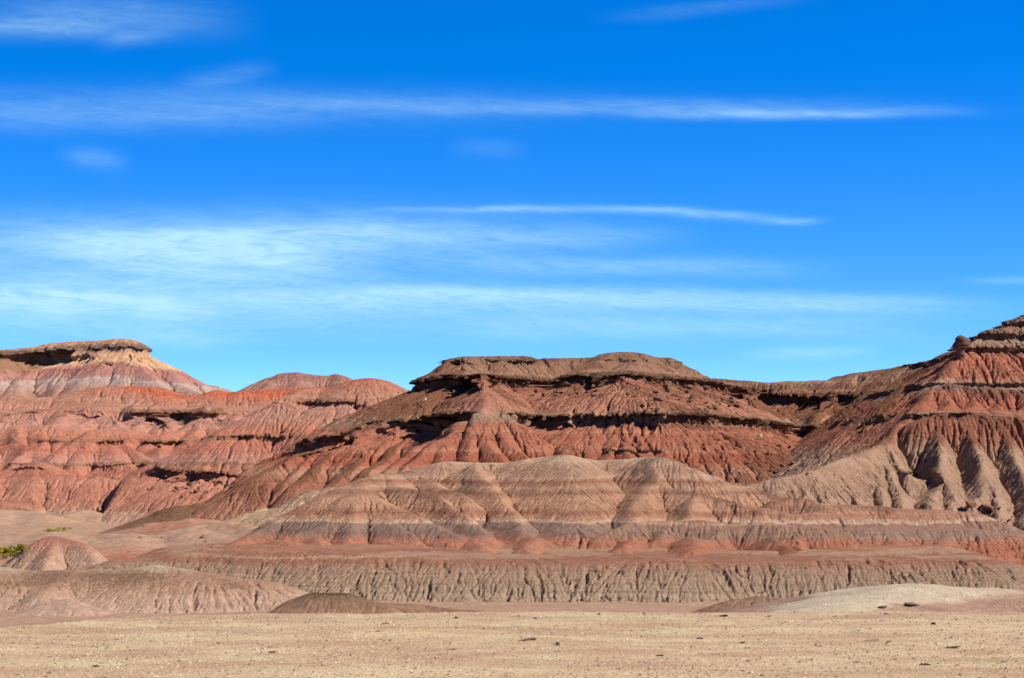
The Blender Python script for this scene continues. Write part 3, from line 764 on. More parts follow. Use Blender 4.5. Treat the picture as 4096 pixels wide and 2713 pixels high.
# ------------------------------------------------------------------ central mesa
GM = [
    # rounded summit
    (WL, 'mesa_hill', [(1765, 1458, 238), (1790, 1428, 239), (1850, 1419, 240), (1930, 1421, 240), (2100, 1421, 241), (2130, 1433, 243), (2250, 1431, 247), (2360, 1429, 247),
                       (2400, 1416, 243), (2500, 1408, 239), (2580, 1409, 239), (2640, 1426, 241), (2700, 1431, 243), (2740, 1451, 243), (2800, 1486, 243), (2850, 1509, 243), (2920, 1545, 243)],
     0.88, dict(back=0.0, r=0.4, end=2.0, depth=14)),
    (S, 'mesa_hill', [(1880, 1421, 240), (1850, 1470, 234), (1840, 1507, 229)], 0.5, dict(r=1.2)),
    (S, 'mesa_hill', [(2010, 1423, 240), (2030, 1480, 236)], 0.5, dict(r=1.2)),
    (S, 'mesa_hill', [(2470, 1410, 240), (2380, 1460, 231), (2330, 1500, 226)], 0.5, dict(r=1.2)),
    (S, 'mesa_hill', [(2540, 1410, 239), (2540, 1450, 230), (2500, 1492, 219)], 0.5, dict(r=1.2)),
    # caprock bench
    (WL, 'mesa_hill', [(1750, 1524, 249.0), (1760, 1520, 239.0), (1850, 1507, 229.0), (1925, 1493, 220.0), (1980, 1496, 223.0), (2050, 1520, 237.0), (2240, 1521, 238.0), (2330, 1506, 228.0),
                       (2400, 1497, 222.5), (2460, 1492, 220.0), (2550, 1501, 225.0), (2700, 1516, 235.0), (2850, 1531, 245.0), (2930, 1541, 253.0), (3000, 1546, 256.0)], 0.80, dict(back=0.04, r=0.3, end=0.7)),
    # second ledge
    (WL, 'mesa_hill', [(1250, 1790, 235.0), (1360, 1748, 237.0), (1430, 1714, 239.0), (1500, 1699, 239.0), (1600, 1692, 234.0), (1700, 1682, 225.0), (1780, 1662, 214.0), (1820, 1648, 209.5), (1930, 1652, 208.5), (2050, 1654, 211.0),
                       (2200, 1682, 223.0), (2300, 1672, 219.0), (2440, 1658, 212.0), (2560, 1662, 215.0), (2760, 1668, 220.0), (2950, 1682, 234.0), (3050, 1692, 244.0)], 0.80, dict(back=0.10, r=0.3, end=0.5)),
    # upper pyramids
    (S, 'mesa_hill', [(1925, 1495, 216.8), (1932, 1560, 211), (1935, 1650, 204.3)], 0.8, dict(r=0.4)),
    (S, 'mesa_hill', [(1930, 1530, 213.5), (1990, 1600, 209), (2060, 1652, 205.8)], 0.8, dict(r=0.4)),
    (S, 'mesa_hill', [(2460, 1498, 217), (2410, 1590, 212), (2390, 1655, 208.5)], 0.95, dict(r=0.25)),
    (S, 'mesa_hill', [(2460, 1498, 217), (2500, 1590, 212.5), (2510, 1655, 208.8)], 0.95, dict(r=0.25)),
    (S, 'mesa_hill', [(2343, 1575, 218), (2345, 1620, 214.5), (2345, 1668, 211.5)], 0.95, dict(r=0.25)),
    (S, 'mesa_hill', [(2213, 1590, 226), (2210, 1630, 222), (2213, 1678, 218)], 0.95, dict(r=0.3)),
    (S, 'mesa_hill', [(2100, 1590, 222), (2105, 1630, 217), (2100, 1668, 212)], 0.95, dict(r=0.3)),
    (S, 'mesa_hill', [(2610, 1545, 221), (2620, 1655, 212.3)], 0.95, dict(r=0.25)),
    (S, 'mesa_hill', [(2690, 1545, 226), (2700, 1660, 213)], 0.95, dict(r=0.25)),
    (S, 'mesa_hill', [(2770, 1555, 230), (2790, 1668, 217)], 0.95, dict(r=0.25)),
    (S, 'mesa_hill', [(2860, 1565, 236), (2900, 1676, 224)], 0.95, dict(r=0.25)),
    (S, 'mesa_hill', [(3017, 1546, 248), (3040, 1610, 241), (3060, 1690, 234)], 0.95, dict(r=0.3)),
    # fan of spurs below the main prow
    (S, 'mesa_hill', [(1850, 1652, 204.5), (1790, 1702, 201), (1700, 1772, 197), (1600, 1852, 192.5)], 0.98, dict(r=0.3)),
    (S, 'mesa_hill', [(1830, 1665, 203.5), (1775, 1760, 198), (1740, 1860, 192.5)], 0.98, dict(r=0.3)),
    (S, 'mesa_hill', [(1900, 1652, 204), (1885, 1740, 198.6), (1870, 1800, 195.5), (1850, 1865, 192.5)], 0.98, dict(r=0.3)),
    (S, 'mesa_hill', [(1960, 1655, 204.3), (1962, 1740, 199), (1990, 1800, 195.6), (2020, 1865, 192.5)], 0.98, dict(r=0.3)),
    (S, 'mesa_hill', [(2010, 1658, 205), (2045, 1740, 200), (2085, 1800, 196.6), (2150, 1865, 193)], 0.98, dict(r=0.3)),
    (S, 'mesa_hill', [(2470, 1664, 208), (2440, 1760, 202), (2380, 1835, 197.5)], 1.0, dict(r=0.25)),
    (S, 'mesa_hill', [(2480, 1664, 208), (2490, 1760, 201.5), (2520, 1850, 196.5)], 1.0, dict(r=0.25)),
    (S, 'mesa_hill', [(2646, 1664, 212), (2600, 1740, 206.5), (2625, 1860, 198.5)], 1.0, dict(r=0.25)),
    (S, 'mesa_hill', [(2646, 1664, 212), (2700, 1770, 204.5), (2720, 1870, 198.5)], 1.0, dict(r=0.25)),
    (S, 'mesa_hill', [(2785, 1678, 216.5), (2800, 1760, 210.5), (2880, 1850, 203.5), (2950, 1930, 198)], 1.0, dict(r=0.25)),
    (S, 'mesa_hill', [(2910, 1684, 224), (2990, 1780, 216), (3080, 1870, 208)], 1.0, dict(r=0.25)),
    (S, 'mesa_hill', [(2213, 1690, 219), (2150, 1780, 212), (2120, 1845, 207)], 1.0, dict(r=0.25)),
    (S, 'mesa_hill', [(2300, 1682, 216), (2255, 1800, 207.6), (2230, 1860, 203)], 1.0, dict(r=0.25)),
    # left flank
    (S, 'mesa_hill', [(1712, 1548, 246), (1650, 1578, 243), (1550, 1598, 240), (1490, 1640, 235), (1408, 1697, 229), (1372, 1733, 226), (1247, 1777, 220), (1200, 1801, 218), (1090, 1866, 213),
                      (1024, 1906, 210), (960, 1952, 208), (890, 2012, 206), (840, 2055, 205)], 0.60, dict(r=0.8)),
    (S, 'mesa_hill', [(1560, 1700, 224), (1470, 1790, 214.5), (1380, 1880, 206), (1300, 1935, 201)], 0.95, dict(r=0.3)),
    (S, 'mesa_hill', [(1640, 1690, 221), (1570, 1780, 211), (1460, 1880, 202)], 0.95, dict(r=0.3)),
    (S, 'mesa_hill', [(1720, 1690, 214), (1650, 1790, 205), (1540, 1880, 197.5)], 0.95, dict(r=0.3)),
    (S, 'mesa_hill', [(1450, 1722, 225), (1330, 1812, 215.5), (1230, 1882, 209), (1150, 1955, 203.5)], 0.95, dict(r=0.3)),
    (S, 'mesa_hill', [(1310, 1770, 222), (1220, 1850, 214), (1130, 1930, 207.5)], 0.95, dict(r=0.3)),
    (S, 'mesa_hill', [(1130, 1845, 215), (1070, 1930, 208)], 0.95, dict(r=0.3)),
    # plateau closing the amphitheatre
    (WL, 'plateau_hill', [(2800, 1513, 264), (2870, 1515, 264), (3000, 1520, 263), (3100, 1524, 262), (3180, 1520, 261), (3300, 1517, 259), (3390, 1513, 257), (3430, 1484, 255), (3500, 1480, 254), (3580, 1472, 252),
                          (3600, 1457, 250), (3650, 1454, 249), (3720, 1442, 246), (3760, 1439, 245), (3800, 1451, 243), (3900, 1451, 240), (4300, 1451, 236)], 0.62, dict(back=0.0, r=0.7, end=0.4)),
    (S, 'plateau_hill', [(3158, 1682, 238), (3150, 1760, 230), (3100, 1850, 221)], 0.95, dict(r=0.25)),
    (S, 'plateau_hill', [(3330, 1560, 250), (3270, 1660, 240), (3230, 1800, 226)], 0.95, dict(r=0.3)),
    (S, 'plateau_hill', [(3480, 1540, 246), (3400, 1660, 233), (3330, 1780, 221)], 0.95, dict(r=0.3)),
    (S, 'plateau_hill', [(3620, 1540, 238), (3540, 1660, 226), (3450, 1760, 215)], 0.95, dict(r=0.3)),
    # pale skirt left of the banded hill
    (S, 'skirt_hill', [(1560, 1885, 192), (1480, 1902, 192), (1340, 1942, 193), (1230, 1962, 194), (1104, 2014, 196), (1000, 2048, 199), (900, 2075, 201)], 0.55, dict(r=0.8)),
]


def debM(X, Y, h, conc, gm, seed):
    n = fbm(X, Y, 7, 4, seed + 90)
    upper = sstep(5.5, 8.0, h) * 0.14 - sstep(10.3, 11.0, h) * 0.12
    leftf = sstep(-4, -9, X) * sstep(3.0, 6.0, h) * 0.25
    right = sstep(14, 24, X) * 0.06
    amph = sstep(26, 32, X) * 0.04
    prow = sstep(0.5, 0.0, np.abs(X + 3.0) - (10.0 - h) * 0.72) * sstep(9.9, 9.5, h) * 0.8
    prow = np.maximum(prow, sstep(1.0, 0.0, np.abs(X + 2.5) - 3.0 - (5.6 - h) * 1.2) * sstep(6.0, 5.5, h) * 0.4)
    gul = 0.5 * np.clip(-conc * 1.2, 0, 1)
    return np.clip(0.12 + 0.42 * n + upper + leftf + right + amph + gul - prow, 0, 1)


def z2m(X, Y):
    return np.interp(X, [-25, -19.6, -16.3, -9.6, -5.8, 0, 4.2, 10.2, 19.2, 26, 30, 44], [2.8, 3.5, 4.9, 5.1, 5.65, 5.6, 5.2, 5.5, 5.45, 5.4, 5.2, 4.0])


def z1m(X, Y):
    return np.interp(X, [-16, 26, 32, 40, 48], [10.15, 10.15, 9.5, 8.8, 9.2])


res = build_grid('mesa', -46, 66, 178, 276, 0.112, GM, ['mesa_hill', 'plateau_hill', 'skirt_hill'], K=0.025, it=(40, 22), rough=0.22, rl=(1.8, 4.2), seed=67, diff=(0.06, 0.004), deb=debM,
                 ledges=[(z1m, 0.5, 0.5, 1.1, 0.8, 3.0, 101, -0.75, 0.10, lambda X, Y: np.clip(0.8 + 0.8 * np.exp(-((X + 6.5) / 2.6) ** 2) - 0.75 * np.exp(-((X + 3.3) / 0.7) ** 2), 0, 2)),
                         (z2m, 0.3, 0.35, 1.0, 0.85, 3.0, 111, -0.35, 0.10, lambda X, Y: 1.0 + 2.2 * np.exp(-((X + 8.0) / 2.4) ** 2) - 0.97 * np.exp(-((X + 2.6) / 2.9) ** 4)),
                         (12.7, 0.35, 0.5, 0.5, 0.3, 1.1, 121, 0.15, 0.1, lambda X, Y: 0.7 + 1.2 * np.exp(-((X + 8) / 3.0) ** 2)),
                         (7.6, 0.3, 0.15, 0.4, 0.3, 1.0, 131, 0.35, 0.3), (1.6, 0.2, 0.1, 0.3, 0.25, 0.9, 141, 0.25, 0.3)], fine=0.03, warp=0.8, wobble=0.22, smear=0.10, und=(0.35, 6.0))
E_MESA = earth("mesa_clay", [(-7, (176, 132, 108)), (-4, (168, 112, 90)), (-1.5, (170, 104, 82)), (-0.4, (190, 140, 114)), (0.0, (188, 120, 94)), (0.4, (172, 92, 70)), (1.4, (176, 94, 70)), (1.55, (196, 126, 100)),
                             (2.3, (188, 112, 86)), (3.4, (184, 104, 80)), (3.6, (196, 128, 100)), (4.3, (182, 104, 78)), (4.6, (172, 132, 112)), (5.3, (172, 140, 116)), (5.6, (196, 158, 126)), (5.85, (186, 128, 104)),
                             (7.4, (186, 120, 96)), (8.6, (186, 124, 100)), (9.3, (170, 94, 76)), (9.7, (180, 128, 104)), (10.1, (130, 98, 78)), (10.5, (150, 114, 90)), (11.0, (172, 130, 106)), (11.7, (160, 120, 96)), (12.6, (148, 112, 88)), (14, (138, 104, 80))],
               lam=4, lamamp=0.16, mot=1.2, rill=(7, 2.0), bump=0.10, gain=0.84, pull=0.32)
E_SKIRT = earth("pale_skirt_clay", [(-7, (196, 172, 140)), (-4, (186, 158, 128)), (-2, (178, 142, 114)), (0, (180, 140, 114))], debris=(128, 100, 76), lam=4, mot=1.4, rill=(8, 3))
paint(res, {'mesa_hill': E_MESA, 'plateau_hill': E_MESA, 'skirt_hill': E_SKIRT},
      {'mesa_hill': ("wide red brown mesa with two dark overhanging ledges and a rounded summit", "mesa"),
       'plateau_hill': ("brown plateau rim closing the hollow between the mesa and the butte", "plateau"),
       'skirt_hill': ("pale tan debris apron at the left foot of the mesa", "slope")})

# ------------------------------------------------------------------ red hills on the left
GR = [
    (WL, 'terraced_hill', [(-400, 1882, 276.0), (0, 1878, 277.0), (120, 1874, 275.0), (170, 1869, 274.0), (210, 1857, 278.0), (312, 1860, 280.0), (536, 1860, 281.0), (660, 1860, 279.0), (759, 1884, 277.0), (893, 1887, 276.0), (955, 1908, 274.0), (1010, 1972, 273.0), (1250, 1992, 272.0)],
     0.75, dict(back=0.08, r=0.4, end=0.4)),
    (S, 'terraced_hill', [(170, 1836, 268), (150, 1900, 263), (110, 1990, 256.5)], 0.55, dict(r=0.8)),
    (S, 'terraced_hill', [(170, 1836, 268), (250, 1898, 264), (400, 1902, 262.5), (520, 1927, 261), (640, 1982, 258.6), (740, 2035, 256)], 0.5, dict(r=1.0)),
    (S, 'terraced_hill', [(300, 1900, 263.5), (330, 1980, 258), (330, 2045, 254)], 0.45, dict(r=1.2)),
    (S, 'terraced_hill', [(430, 1905, 262.5), (500, 1990, 257.5), (560, 2050, 254)], 0.5, dict(r=1.0)),
    (S, 'terraced_hill', [(884, 1900, 268), (830, 1960, 263), (780, 2020, 259)], 0.78, dict(r=0.4)),
    (S, 'terraced_hill', [(884, 1900, 268), (950, 1975, 263)], 0.78, dict(r=0.4)),
    (S, 'terraced_hill', [(-300, 1930, 256), (0, 1997, 253), (70, 2032, 251.5), (160, 2075, 250)], 0.5, dict(r=0.8)),
    (WL, 'terraced_hill', [(-400, 1804, 293.0), (0, 1797, 293.0), (54, 1794, 293.0), (268, 1803, 293.0), (340, 1726, 290.0), (400, 1719, 289.0), (482, 1730, 290.0), (536, 1746, 291.5), (650, 1756, 291.0), (804, 1760, 290.0), (920, 1769, 290.5), (1000, 1826, 289.5), (1300, 1834, 288.0)],
     0.75, dict(back=0.08, r=0.4, end=0.4)),
    (S, 'terraced_hill', [(353, 1724, 283.6), (330, 1790, 278.6), (300, 1862, 273.5)], 0.78, dict(r=0.5)),
    (S, 'terraced_hill', [(353, 1724, 283.6), (450, 1800, 277.6), (545, 1862, 273)], 0.78, dict(r=0.5)),
    (S, 'terraced_hill', [(353, 1724, 283.6), (260, 1790, 278.6), (185, 1862, 273)], 0.78, dict(r=0.5)),
    (S, 'terraced_hill', [(750, 1765, 283), (760, 1830, 277.6), (740, 1885, 272.6)], 1.0, dict(r=0.6)),
    (S, 'terraced_hill', [(840, 1765, 283.6), (860, 1830, 277.8), (890, 1887, 272.6)], 1.0, dict(r=0.6)),
    (S, 'terraced_hill', [(900, 1770, 284), (960, 1850, 276), (1030, 1925, 270.5)], 1.0, dict(r=0.6)),
    (S, 'terraced_hill', [(650, 1762, 284.6), (650, 1855, 275)], 1.0, dict(r=0.6)),
    (S, 'terraced_hill', [(482, 1762, 284.6), (590, 1832, 276.6), (690, 1885, 272.6)], 1.0, dict(r=0.6)),
    (S, 'terraced_hill', [(100, 1772, 286), (70, 1842, 272)], 1.0, dict(r=0.5)),
    (S, 'terraced_hill', [(1046, 1797, 280), (1005, 1850, 275.6), (960, 1935, 269)], 0.78, dict(r=0.4)),
    (S, 'terraced_hill', [(1046, 1797, 280), (1140, 1870, 274)], 0.78, dict(r=0.4)),
    (WL, 'terraced_hill', [(-400, 1664, 315.0), (13, 1663, 315.0), (130, 1654, 313.0), (200, 1646, 313.0), (277, 1631, 314.5), (402, 1629, 313.0), (513, 1633, 315.0), (603, 1644, 315.0), (714, 1649, 315.0), (826, 1639, 313.4), (920, 1646, 313.5), (1022, 1653, 313.6), (1200, 1684, 313.0)],
     0.75, dict(back=0.14, r=0.4, end=0.4)),
    (S, 'terraced_hill', [(777, 1657, 300), (700, 1712, 294.5), (600, 1752, 288)], 0.78, dict(r=0.5)),
    (S, 'terraced_hill', [(777, 1657, 300), (860, 1718, 293.4), (940, 1770, 286.5)], 0.78, dict(r=0.5)),
    (S, 'terraced_hill', [(777, 1657, 300), (777, 1760, 287)], 0.78, dict(r=0.5)),
    (S, 'terraced_hill', [(402, 1634, 307), (300, 1702, 299.5), (220, 1765, 291)], 0.78, dict(r=0.6)),
    (S, 'terraced_hill', [(402, 1634, 307), (470, 1705, 298.5)], 0.78, dict(r=0.6)),
    (S, 'terraced_hill', [(-300, 1700, 298), (0, 1693, 298), (54, 1680, 299), (125, 1682, 299), (190, 1700, 297), (260, 1760, 291)], 0.55, dict(r=0.6)),
    (S, 'terraced_hill', [(90, 1684, 298.5), (40, 1760, 289.5)], 1.0, dict(r=0.6)),
    (S, 'terraced_hill', [(140, 1690, 298), (180, 1768, 289.5)], 1.0, dict(r=0.6)),
    (S, 'terraced_hill', [(920, 1648, 306), (960, 1700, 299), (930, 1760, 290)], 0.78, dict(r=0.6)),
    (S, 'terraced_hill', [(1131, 1617, 289), (1040, 1682, 282.5), (950, 1785, 274.5)], 0.78, dict(r=0.6)),
    (S, 'terraced_hill', [(1131, 1617, 289), (1125, 1700, 281.5), (1140, 1790, 273.5)], 0.78, dict(r=0.6)),
    (S, 'terraced_hill', [(1131, 1617, 289), (1220, 1705, 281.5), (1275, 1795, 273)], 0.78, dict(r=0.6)),
    (S, 'terraced_hill', [(60, 1760, 287), (150, 1800, 281), (200, 1850, 276)], 0.8, dict(r=0.5)),
    (S, 'terraced_hill', [(-60, 1760, 287), (-80, 1845, 275)], 0.8, dict(r=0.5)),
    (S, 'terraced_hill', [(560, 1650, 309), (520, 1700, 302), (540, 1745, 295)], 0.8, dict(r=0.5)),
    (S, 'terraced_hill', [(660, 1652, 309), (640, 1690, 303)], 0.8, dict(r=0.5)),
    (S, 'terraced_hill', [(277, 1632, 309), (230, 1680, 303)], 0.8, dict(r=0.5)),
    (S, 'terraced_hill', [(1000, 1655, 308), (1060, 1700, 300)], 0.8, dict(r=0.5)),
    (S, 'terraced_hill', [(400, 1880, 270), (410, 1930, 264)], 0.9, dict(r=0.5)),
    (S, 'terraced_hill', [(560, 1880, 270), (600, 1960, 263)], 0.9, dict(r=0.5)),
    (S, 'terraced_hill', [(20, 1870, 268), (-20, 1960, 260)], 0.7, dict(r=0.8)),
    (WL, 'red_hill', [(-400, 1605, 333), (100, 1600, 333), (165, 1593, 333), (250, 1600, 333), (330, 1561, 336), (402, 1548, 336), (513, 1547, 337), (647, 1552, 337), (692, 1565, 336), (720, 1580, 334), (790, 1576, 334), (848, 1561, 335), (900, 1573, 335),
                       (960, 1566, 335), (1027, 1561, 336), (1194, 1549, 336), (1400, 1549, 336)], 0.45, dict(back=0.0, r=1.0, end=0.3)),
    (S, 'red_hill', [(402, 1549, 336), (400, 1590, 331), (420, 1630, 325)], 0.78, dict(r=0.8)),
    (S, 'red_hill', [(560, 1550, 337), (580, 1600, 330), (600, 1640, 324)], 0.78, dict(r=0.8)),
    (S, 'red_hill', [(848, 1561, 335), (850, 1600, 330)], 0.78, dict(r=1.0)),
    (S, 'red_hill', [(690, 1586, 331), (640, 1600, 329), (580, 1630, 326)], 0.78, dict(r=0.8)),
    (WL, 'dome_hill', [(1100, 1610, 262), (1149, 1585, 264), (1200, 1562, 267), (1247, 1546, 268), (1290, 1556, 268), (1336, 1544, 268), (1381, 1528, 267), (1426, 1517, 266), (1470, 1515, 266), (1515, 1519, 266), (1560, 1535, 267), (1600, 1557, 268),
                       (1640, 1571, 268), (1720, 1600, 268)], 0.55, dict(back=-0.1, r=1.0, end=0.6)),
    (S, 'dome_hill', [(1426, 1517, 266), (1395, 1600, 259.5), (1370, 1700, 251.5), (1340, 1760, 247)], 1.0, dict(r=0.6)),
    (S, 'dome_hill', [(1470, 1515, 266), (1470, 1600, 259.5), (1440, 1700, 252)], 1.0, dict(r=0.6)),
    (S, 'dome_hill', [(1380, 1530, 266.6), (1330, 1610, 259.5), (1280, 1740, 250)], 1.0, dict(r=0.6)),
    (S, 'dome_hill', [(1530, 1525, 266.4), (1540, 1600, 260)], 1.0, dict(r=0.8)),
    (S, 'dome_hill', [(1160, 1590, 264), (1180, 1640, 260), (1240, 1700, 254)], 1.0, dict(r=0.4)),
]
rsx = np.random.RandomState(31)
for wl in [f_ for f_ in GR if f_[0] == WL and f_[1] == 'terraced_hill']:
    wp = np.array(wl[2], float)
    fx = -330.0
    while fx < min(1180, wp[-1, 0]):
        fx += rsx.uniform(60, 150)
        fy, yc = np.interp(fx, wp[:, 0], wp[:, 1]), np.interp(fx, wp[:, 0], wp[:, 2])
        L = rsx.uniform(6, 13)
        rise = rsx.uniform(-8, 34)
        dxp = rsx.uniform(-45, 45)
        GR.insert(0, (S, 'terraced_hill', [(fx, fy - rise, yc - 1.0), (fx + .5 * dxp, fy - rise + .45 * L * 14, yc - 1 - .5 * L), (fx + dxp, fy - rise + L * 14.5, yc - 1 - L)], rsx.uniform(.72, 1.0), dict(r=rsx.uniform(.2, .7))))
E_RED = earth("red_clay", [(-7.5, (196, 164, 142)), (-5.6, (194, 156, 132)), (-5.2, (184, 122, 102)), (-4.2, (192, 126, 106)), (-3.2, (196, 124, 102)), (-2.2, (198, 134, 112)), (-1, (190, 114, 92)), (0.1, (186, 118, 98)), (0.5, (140, 104, 80)),
                           (0.8, (196, 138, 124)), (1.7, (196, 128, 112)), (2.4, (194, 112, 92)), (3.3, (196, 116, 94)), (3.9, (150, 106, 82)), (4.2, (198, 120, 92)), (5.0, (200, 128, 102)), (6.0, (196, 140, 124)), (7.2, (190, 136, 122)), (8.2, (196, 134, 112)),
                           (8.75, (178, 122, 100)), (9.3, (188, 136, 114)), (10.2, (186, 124, 102)), (11.2, (192, 114, 90)), (12.0, (204, 92, 62)), (13.2, (196, 94, 66)), (13.9, (150, 112, 92))],
              debris=(150, 108, 82), gain=0.98, pull=0.38, lam=3.2, lamamp=0.12, mot=1.0, rill=(6, 1.6), bump=0.12, hard=(138, 98, 74))


def zA(X, Y):
    return np.interp(X, [-80, -52, -47, -43, -37, -34], [0.5, 0.45, 0.2, -0.5, -0.7, -1.3])


def debR(X, Y, h, conc, gm, seed):
    n = fbm(X, Y, 10, 4, seed + 90)
    return np.clip(0.05 + 0.42 * n + 0.4 * np.clip(-conc, 0, 1) - 0.25 * sstep(9.5, 11, h), 0, 1)


res = build_grid('red', -92, -6, 230, 345, 0.14, GR, ['terraced_hill', 'red_hill', 'dome_hill'], K=0.018, it=(36, 22), rough=0.2, rl=(1.5, 3.4), seed=83, diff=(0.06, 0.005), deb=debR,
                 ledges=[(zA, 0.40, 0.3, 0.8, 0.8, 2.8, 151, -0.15, 0.45, lambda X, Y: 0.35 + 1.0 * np.exp(-((X + 42.5) / 6.0) ** 2)), (3.75, 0.3, 0.3, 0.6, 0.45, 1.8, 161, -0.2, 0.4, lambda X, Y: np.exp(-((X + 47.5) / 6.5) ** 4) + 0.8 * np.exp(-((X + 58.5) / 2.6) ** 4) + 0.5 * np.exp(-((X + 67) / 3.5) ** 2) + 0.8 * np.exp(-((X + 33) / 5.0) ** 4)), (8.5, 0.6, 0.5, 0.8, 0.6, 2.4, 171, -0.10, 0.45, lambda X, Y: 0.55 + 0.7 * np.exp(-((X + 55) / 9.0) ** 4)),
                         (6.3, 0.25, 0.2, 0.5, 0.4, 1.4, 181, 0.3, 0.4)],
                 fine=0.03, warp=1.5, smear=0.14, und=(0.5, 6.0), wobble=0.55, dip=lambda X, Y: np.interp(X, [-80, -66, -58], [2.2, 1.8, 0.0]) * sstep(314, 322, Y))
paint(res, {'terraced_hill': E_RED, 'red_hill': E_RED, 'dome_hill': E_RED},
      {'terraced_hill': ("pink terraced badland hills stepped by brown rock ledges above the wash", "hills"),
       'red_hill': ("bright red rounded ridge below the cream coloured mesa", "ridge"),
       'dome_hill': ("orange red dome with striped flanks beside the central mesa", "hill")})

# ------------------------------------------------------------------ far mesa and far purple hill
GF = [
    (WL, 'far_mesa_hill', [(-500, 1402, 406), (0, 1395, 406), (90, 1390, 409), (156, 1384, 411), (214, 1367, 410), (300, 1361, 407), (379, 1358, 403), (460, 1350, 400), (513, 1349, 399), (536, 1360, 398.5), (569, 1370, 398), (594, 1410, 397.5), (714, 1475, 396),
                            (786, 1511, 395), (817, 1538, 395), (884, 1543, 396), (911, 1561, 396), (1000, 1580, 396)], 0.72, dict(back=0.0, r=0.5, end=1.2, depth=7)),
    (S, 'far_mesa_hill', [(504, 1362, 397.5), (500, 1470, 388), (480, 1570, 377)], 0.62, dict(r=0.8)),
    (S, 'far_mesa_hill', [(504, 1362, 397.5), (400, 1455, 390), (260, 1570, 377)], 0.62, dict(r=0.8)),
    (S, 'far_mesa_hill', [(504, 1362, 397.5), (600, 1490, 386), (660, 1570, 377)], 0.62, dict(r=0.8)),
    (S, 'far_mesa_hill', [(650, 1440, 396), (720, 1520, 386), (800, 1570, 379)], 0.6, dict(r=0.8)),
    (S, 'far_mesa_hill', [(160, 1450, 404), (100, 1500, 396), (40, 1580, 382)], 0.6, dict(r=0.8)),
    (S, 'far_mesa_hill', [(0, 1400, 405), (-80, 1570, 383)], 0.6, dict(r=0.8)),
    (S, 'far_mesa_hill', [(375, 1518, 383), (350, 1570, 376)], 0.7, dict(r=0.5)),
    (S, 'far_mesa_hill', [(598, 1509, 385), (570, 1570, 376)], 0.7, dict(r=0.5)),
    (S, 'far_mesa_hill', [(250, 1520, 386), (200, 1580, 377)], 0.7, dict(r=0.5)),
    (S, 'purple_hill', [(900, 1578, 455), (960, 1562, 456), (1024, 1531, 458), (1069, 1517, 459), (1113, 1490, 460), (1145, 1486, 460), (1189, 1484, 460), (1261, 1495, 460), (1310, 1502, 460), (1341, 1488, 460), (1363, 1498, 459), (1412, 1517, 458),
                        (1500, 1536, 458), (1591, 1544, 458), (1640, 1544, 458), (1680, 1548, 458), (1760, 1562, 458)], 0.5, dict(r=0.8)),
    (S, 'purple_hill', [(1113, 1490, 460), (1080, 1540, 452), (1060, 1570, 447)], 0.5, dict(r=0.8)),
    (S, 'purple_hill', [(1189, 1484, 460), (1200, 1530, 452), (1200, 1570, 446)], 0.5, dict(r=0.8)),
    (S, 'purple_hill', [(1341, 1488, 460), (1370, 1540, 452)], 0.5, dict(r=0.8)),
]


def dipF(X, Y):
    return np.interp(X, [-102, -90, -76, -64], [-1.2, -0.3, 0.0, -1.6])


res = build_grid('far', -150, -8, 366, 470, 0.215, GF, ['far_mesa_hill', 'purple_hill'], K=0.018, it=(36, 20), rough=0.3, rl=(1.2, 2.6), seed=97, diff=(0.06, 0.005), drop=0.5,
                 deb=lambda X, Y, h, c, gm, s: np.clip(0.05 + 0.3 * fbm(X, Y, 14, 4, s + 90) + 0.5 * sstep(-92, -98, X) * sstep(17, 20, h) * sstep(24.0, 23.0, h), 0, 1),
                 ledges=[(lambda X, Y: 23.9 + dipF(X, Y), 1.0, 0.7, 1.2, 1.2, 4.0, 191, -0.5, 0.15, lambda X, Y: (0.6 + 1.7 * np.exp(-((X + 93) / 6.0) ** 2)) * sstep(-60, -66, X)), (20.2, 0.4, 0.2, 0.5, 0.3, 1.2, 201, 0.2, 0.3)], dip=dipF, fine=0.05, warp=1.4, wobble=0.7, smear=0.25)
E_FAR = earth("cream_clay", [(9, (184, 120, 96)), (12, (186, 124, 102)), (14, (174, 126, 106)), (15.2, (176, 138, 124)), (16.2, (186, 156, 146)), (17.2, (194, 174, 164)), (17.8, (180, 132, 122)), (19.4, (184, 124, 114)), (20.2, (186, 126, 114)), (20.35, (226, 182, 140)),
                             (21.5, (228, 178, 136)), (22.6, (226, 178, 132)), (23.2, (190, 154, 130)), (23.8, (160, 120, 98)), (24.2, (130, 98, 78)), (24.9, (196, 146, 112)), (26.5, (216, 164, 126))],
              debris=(168, 122, 92), lam=2.2, lamamp=0.10, mot=0.7, rill=(4, 1.2), bump=0.14, hard=(120, 96, 82))
E_PURPLE = earth("purple_clay", [(14, (190, 146, 126)), (18, (186, 138, 122)), (19.5, (164, 118, 106)), (20.6, (176, 132, 120)), (21.4, (160, 112, 102)), (23, (156, 108, 98))], lam=2.0, lamamp=0.14, mot=0.6, rill=(4, 1.2), bump=0.14)
paint(res, {'far_mesa_hill': E_FAR, 'purple_hill': E_PURPLE},
      {'far_mesa_hill': ("distant flat topped mesa with cream, pink and grey bands and a dark caprock", "mesa"),
       'purple_hill': ("distant dusky pink hill with two small peaks", "hill")})

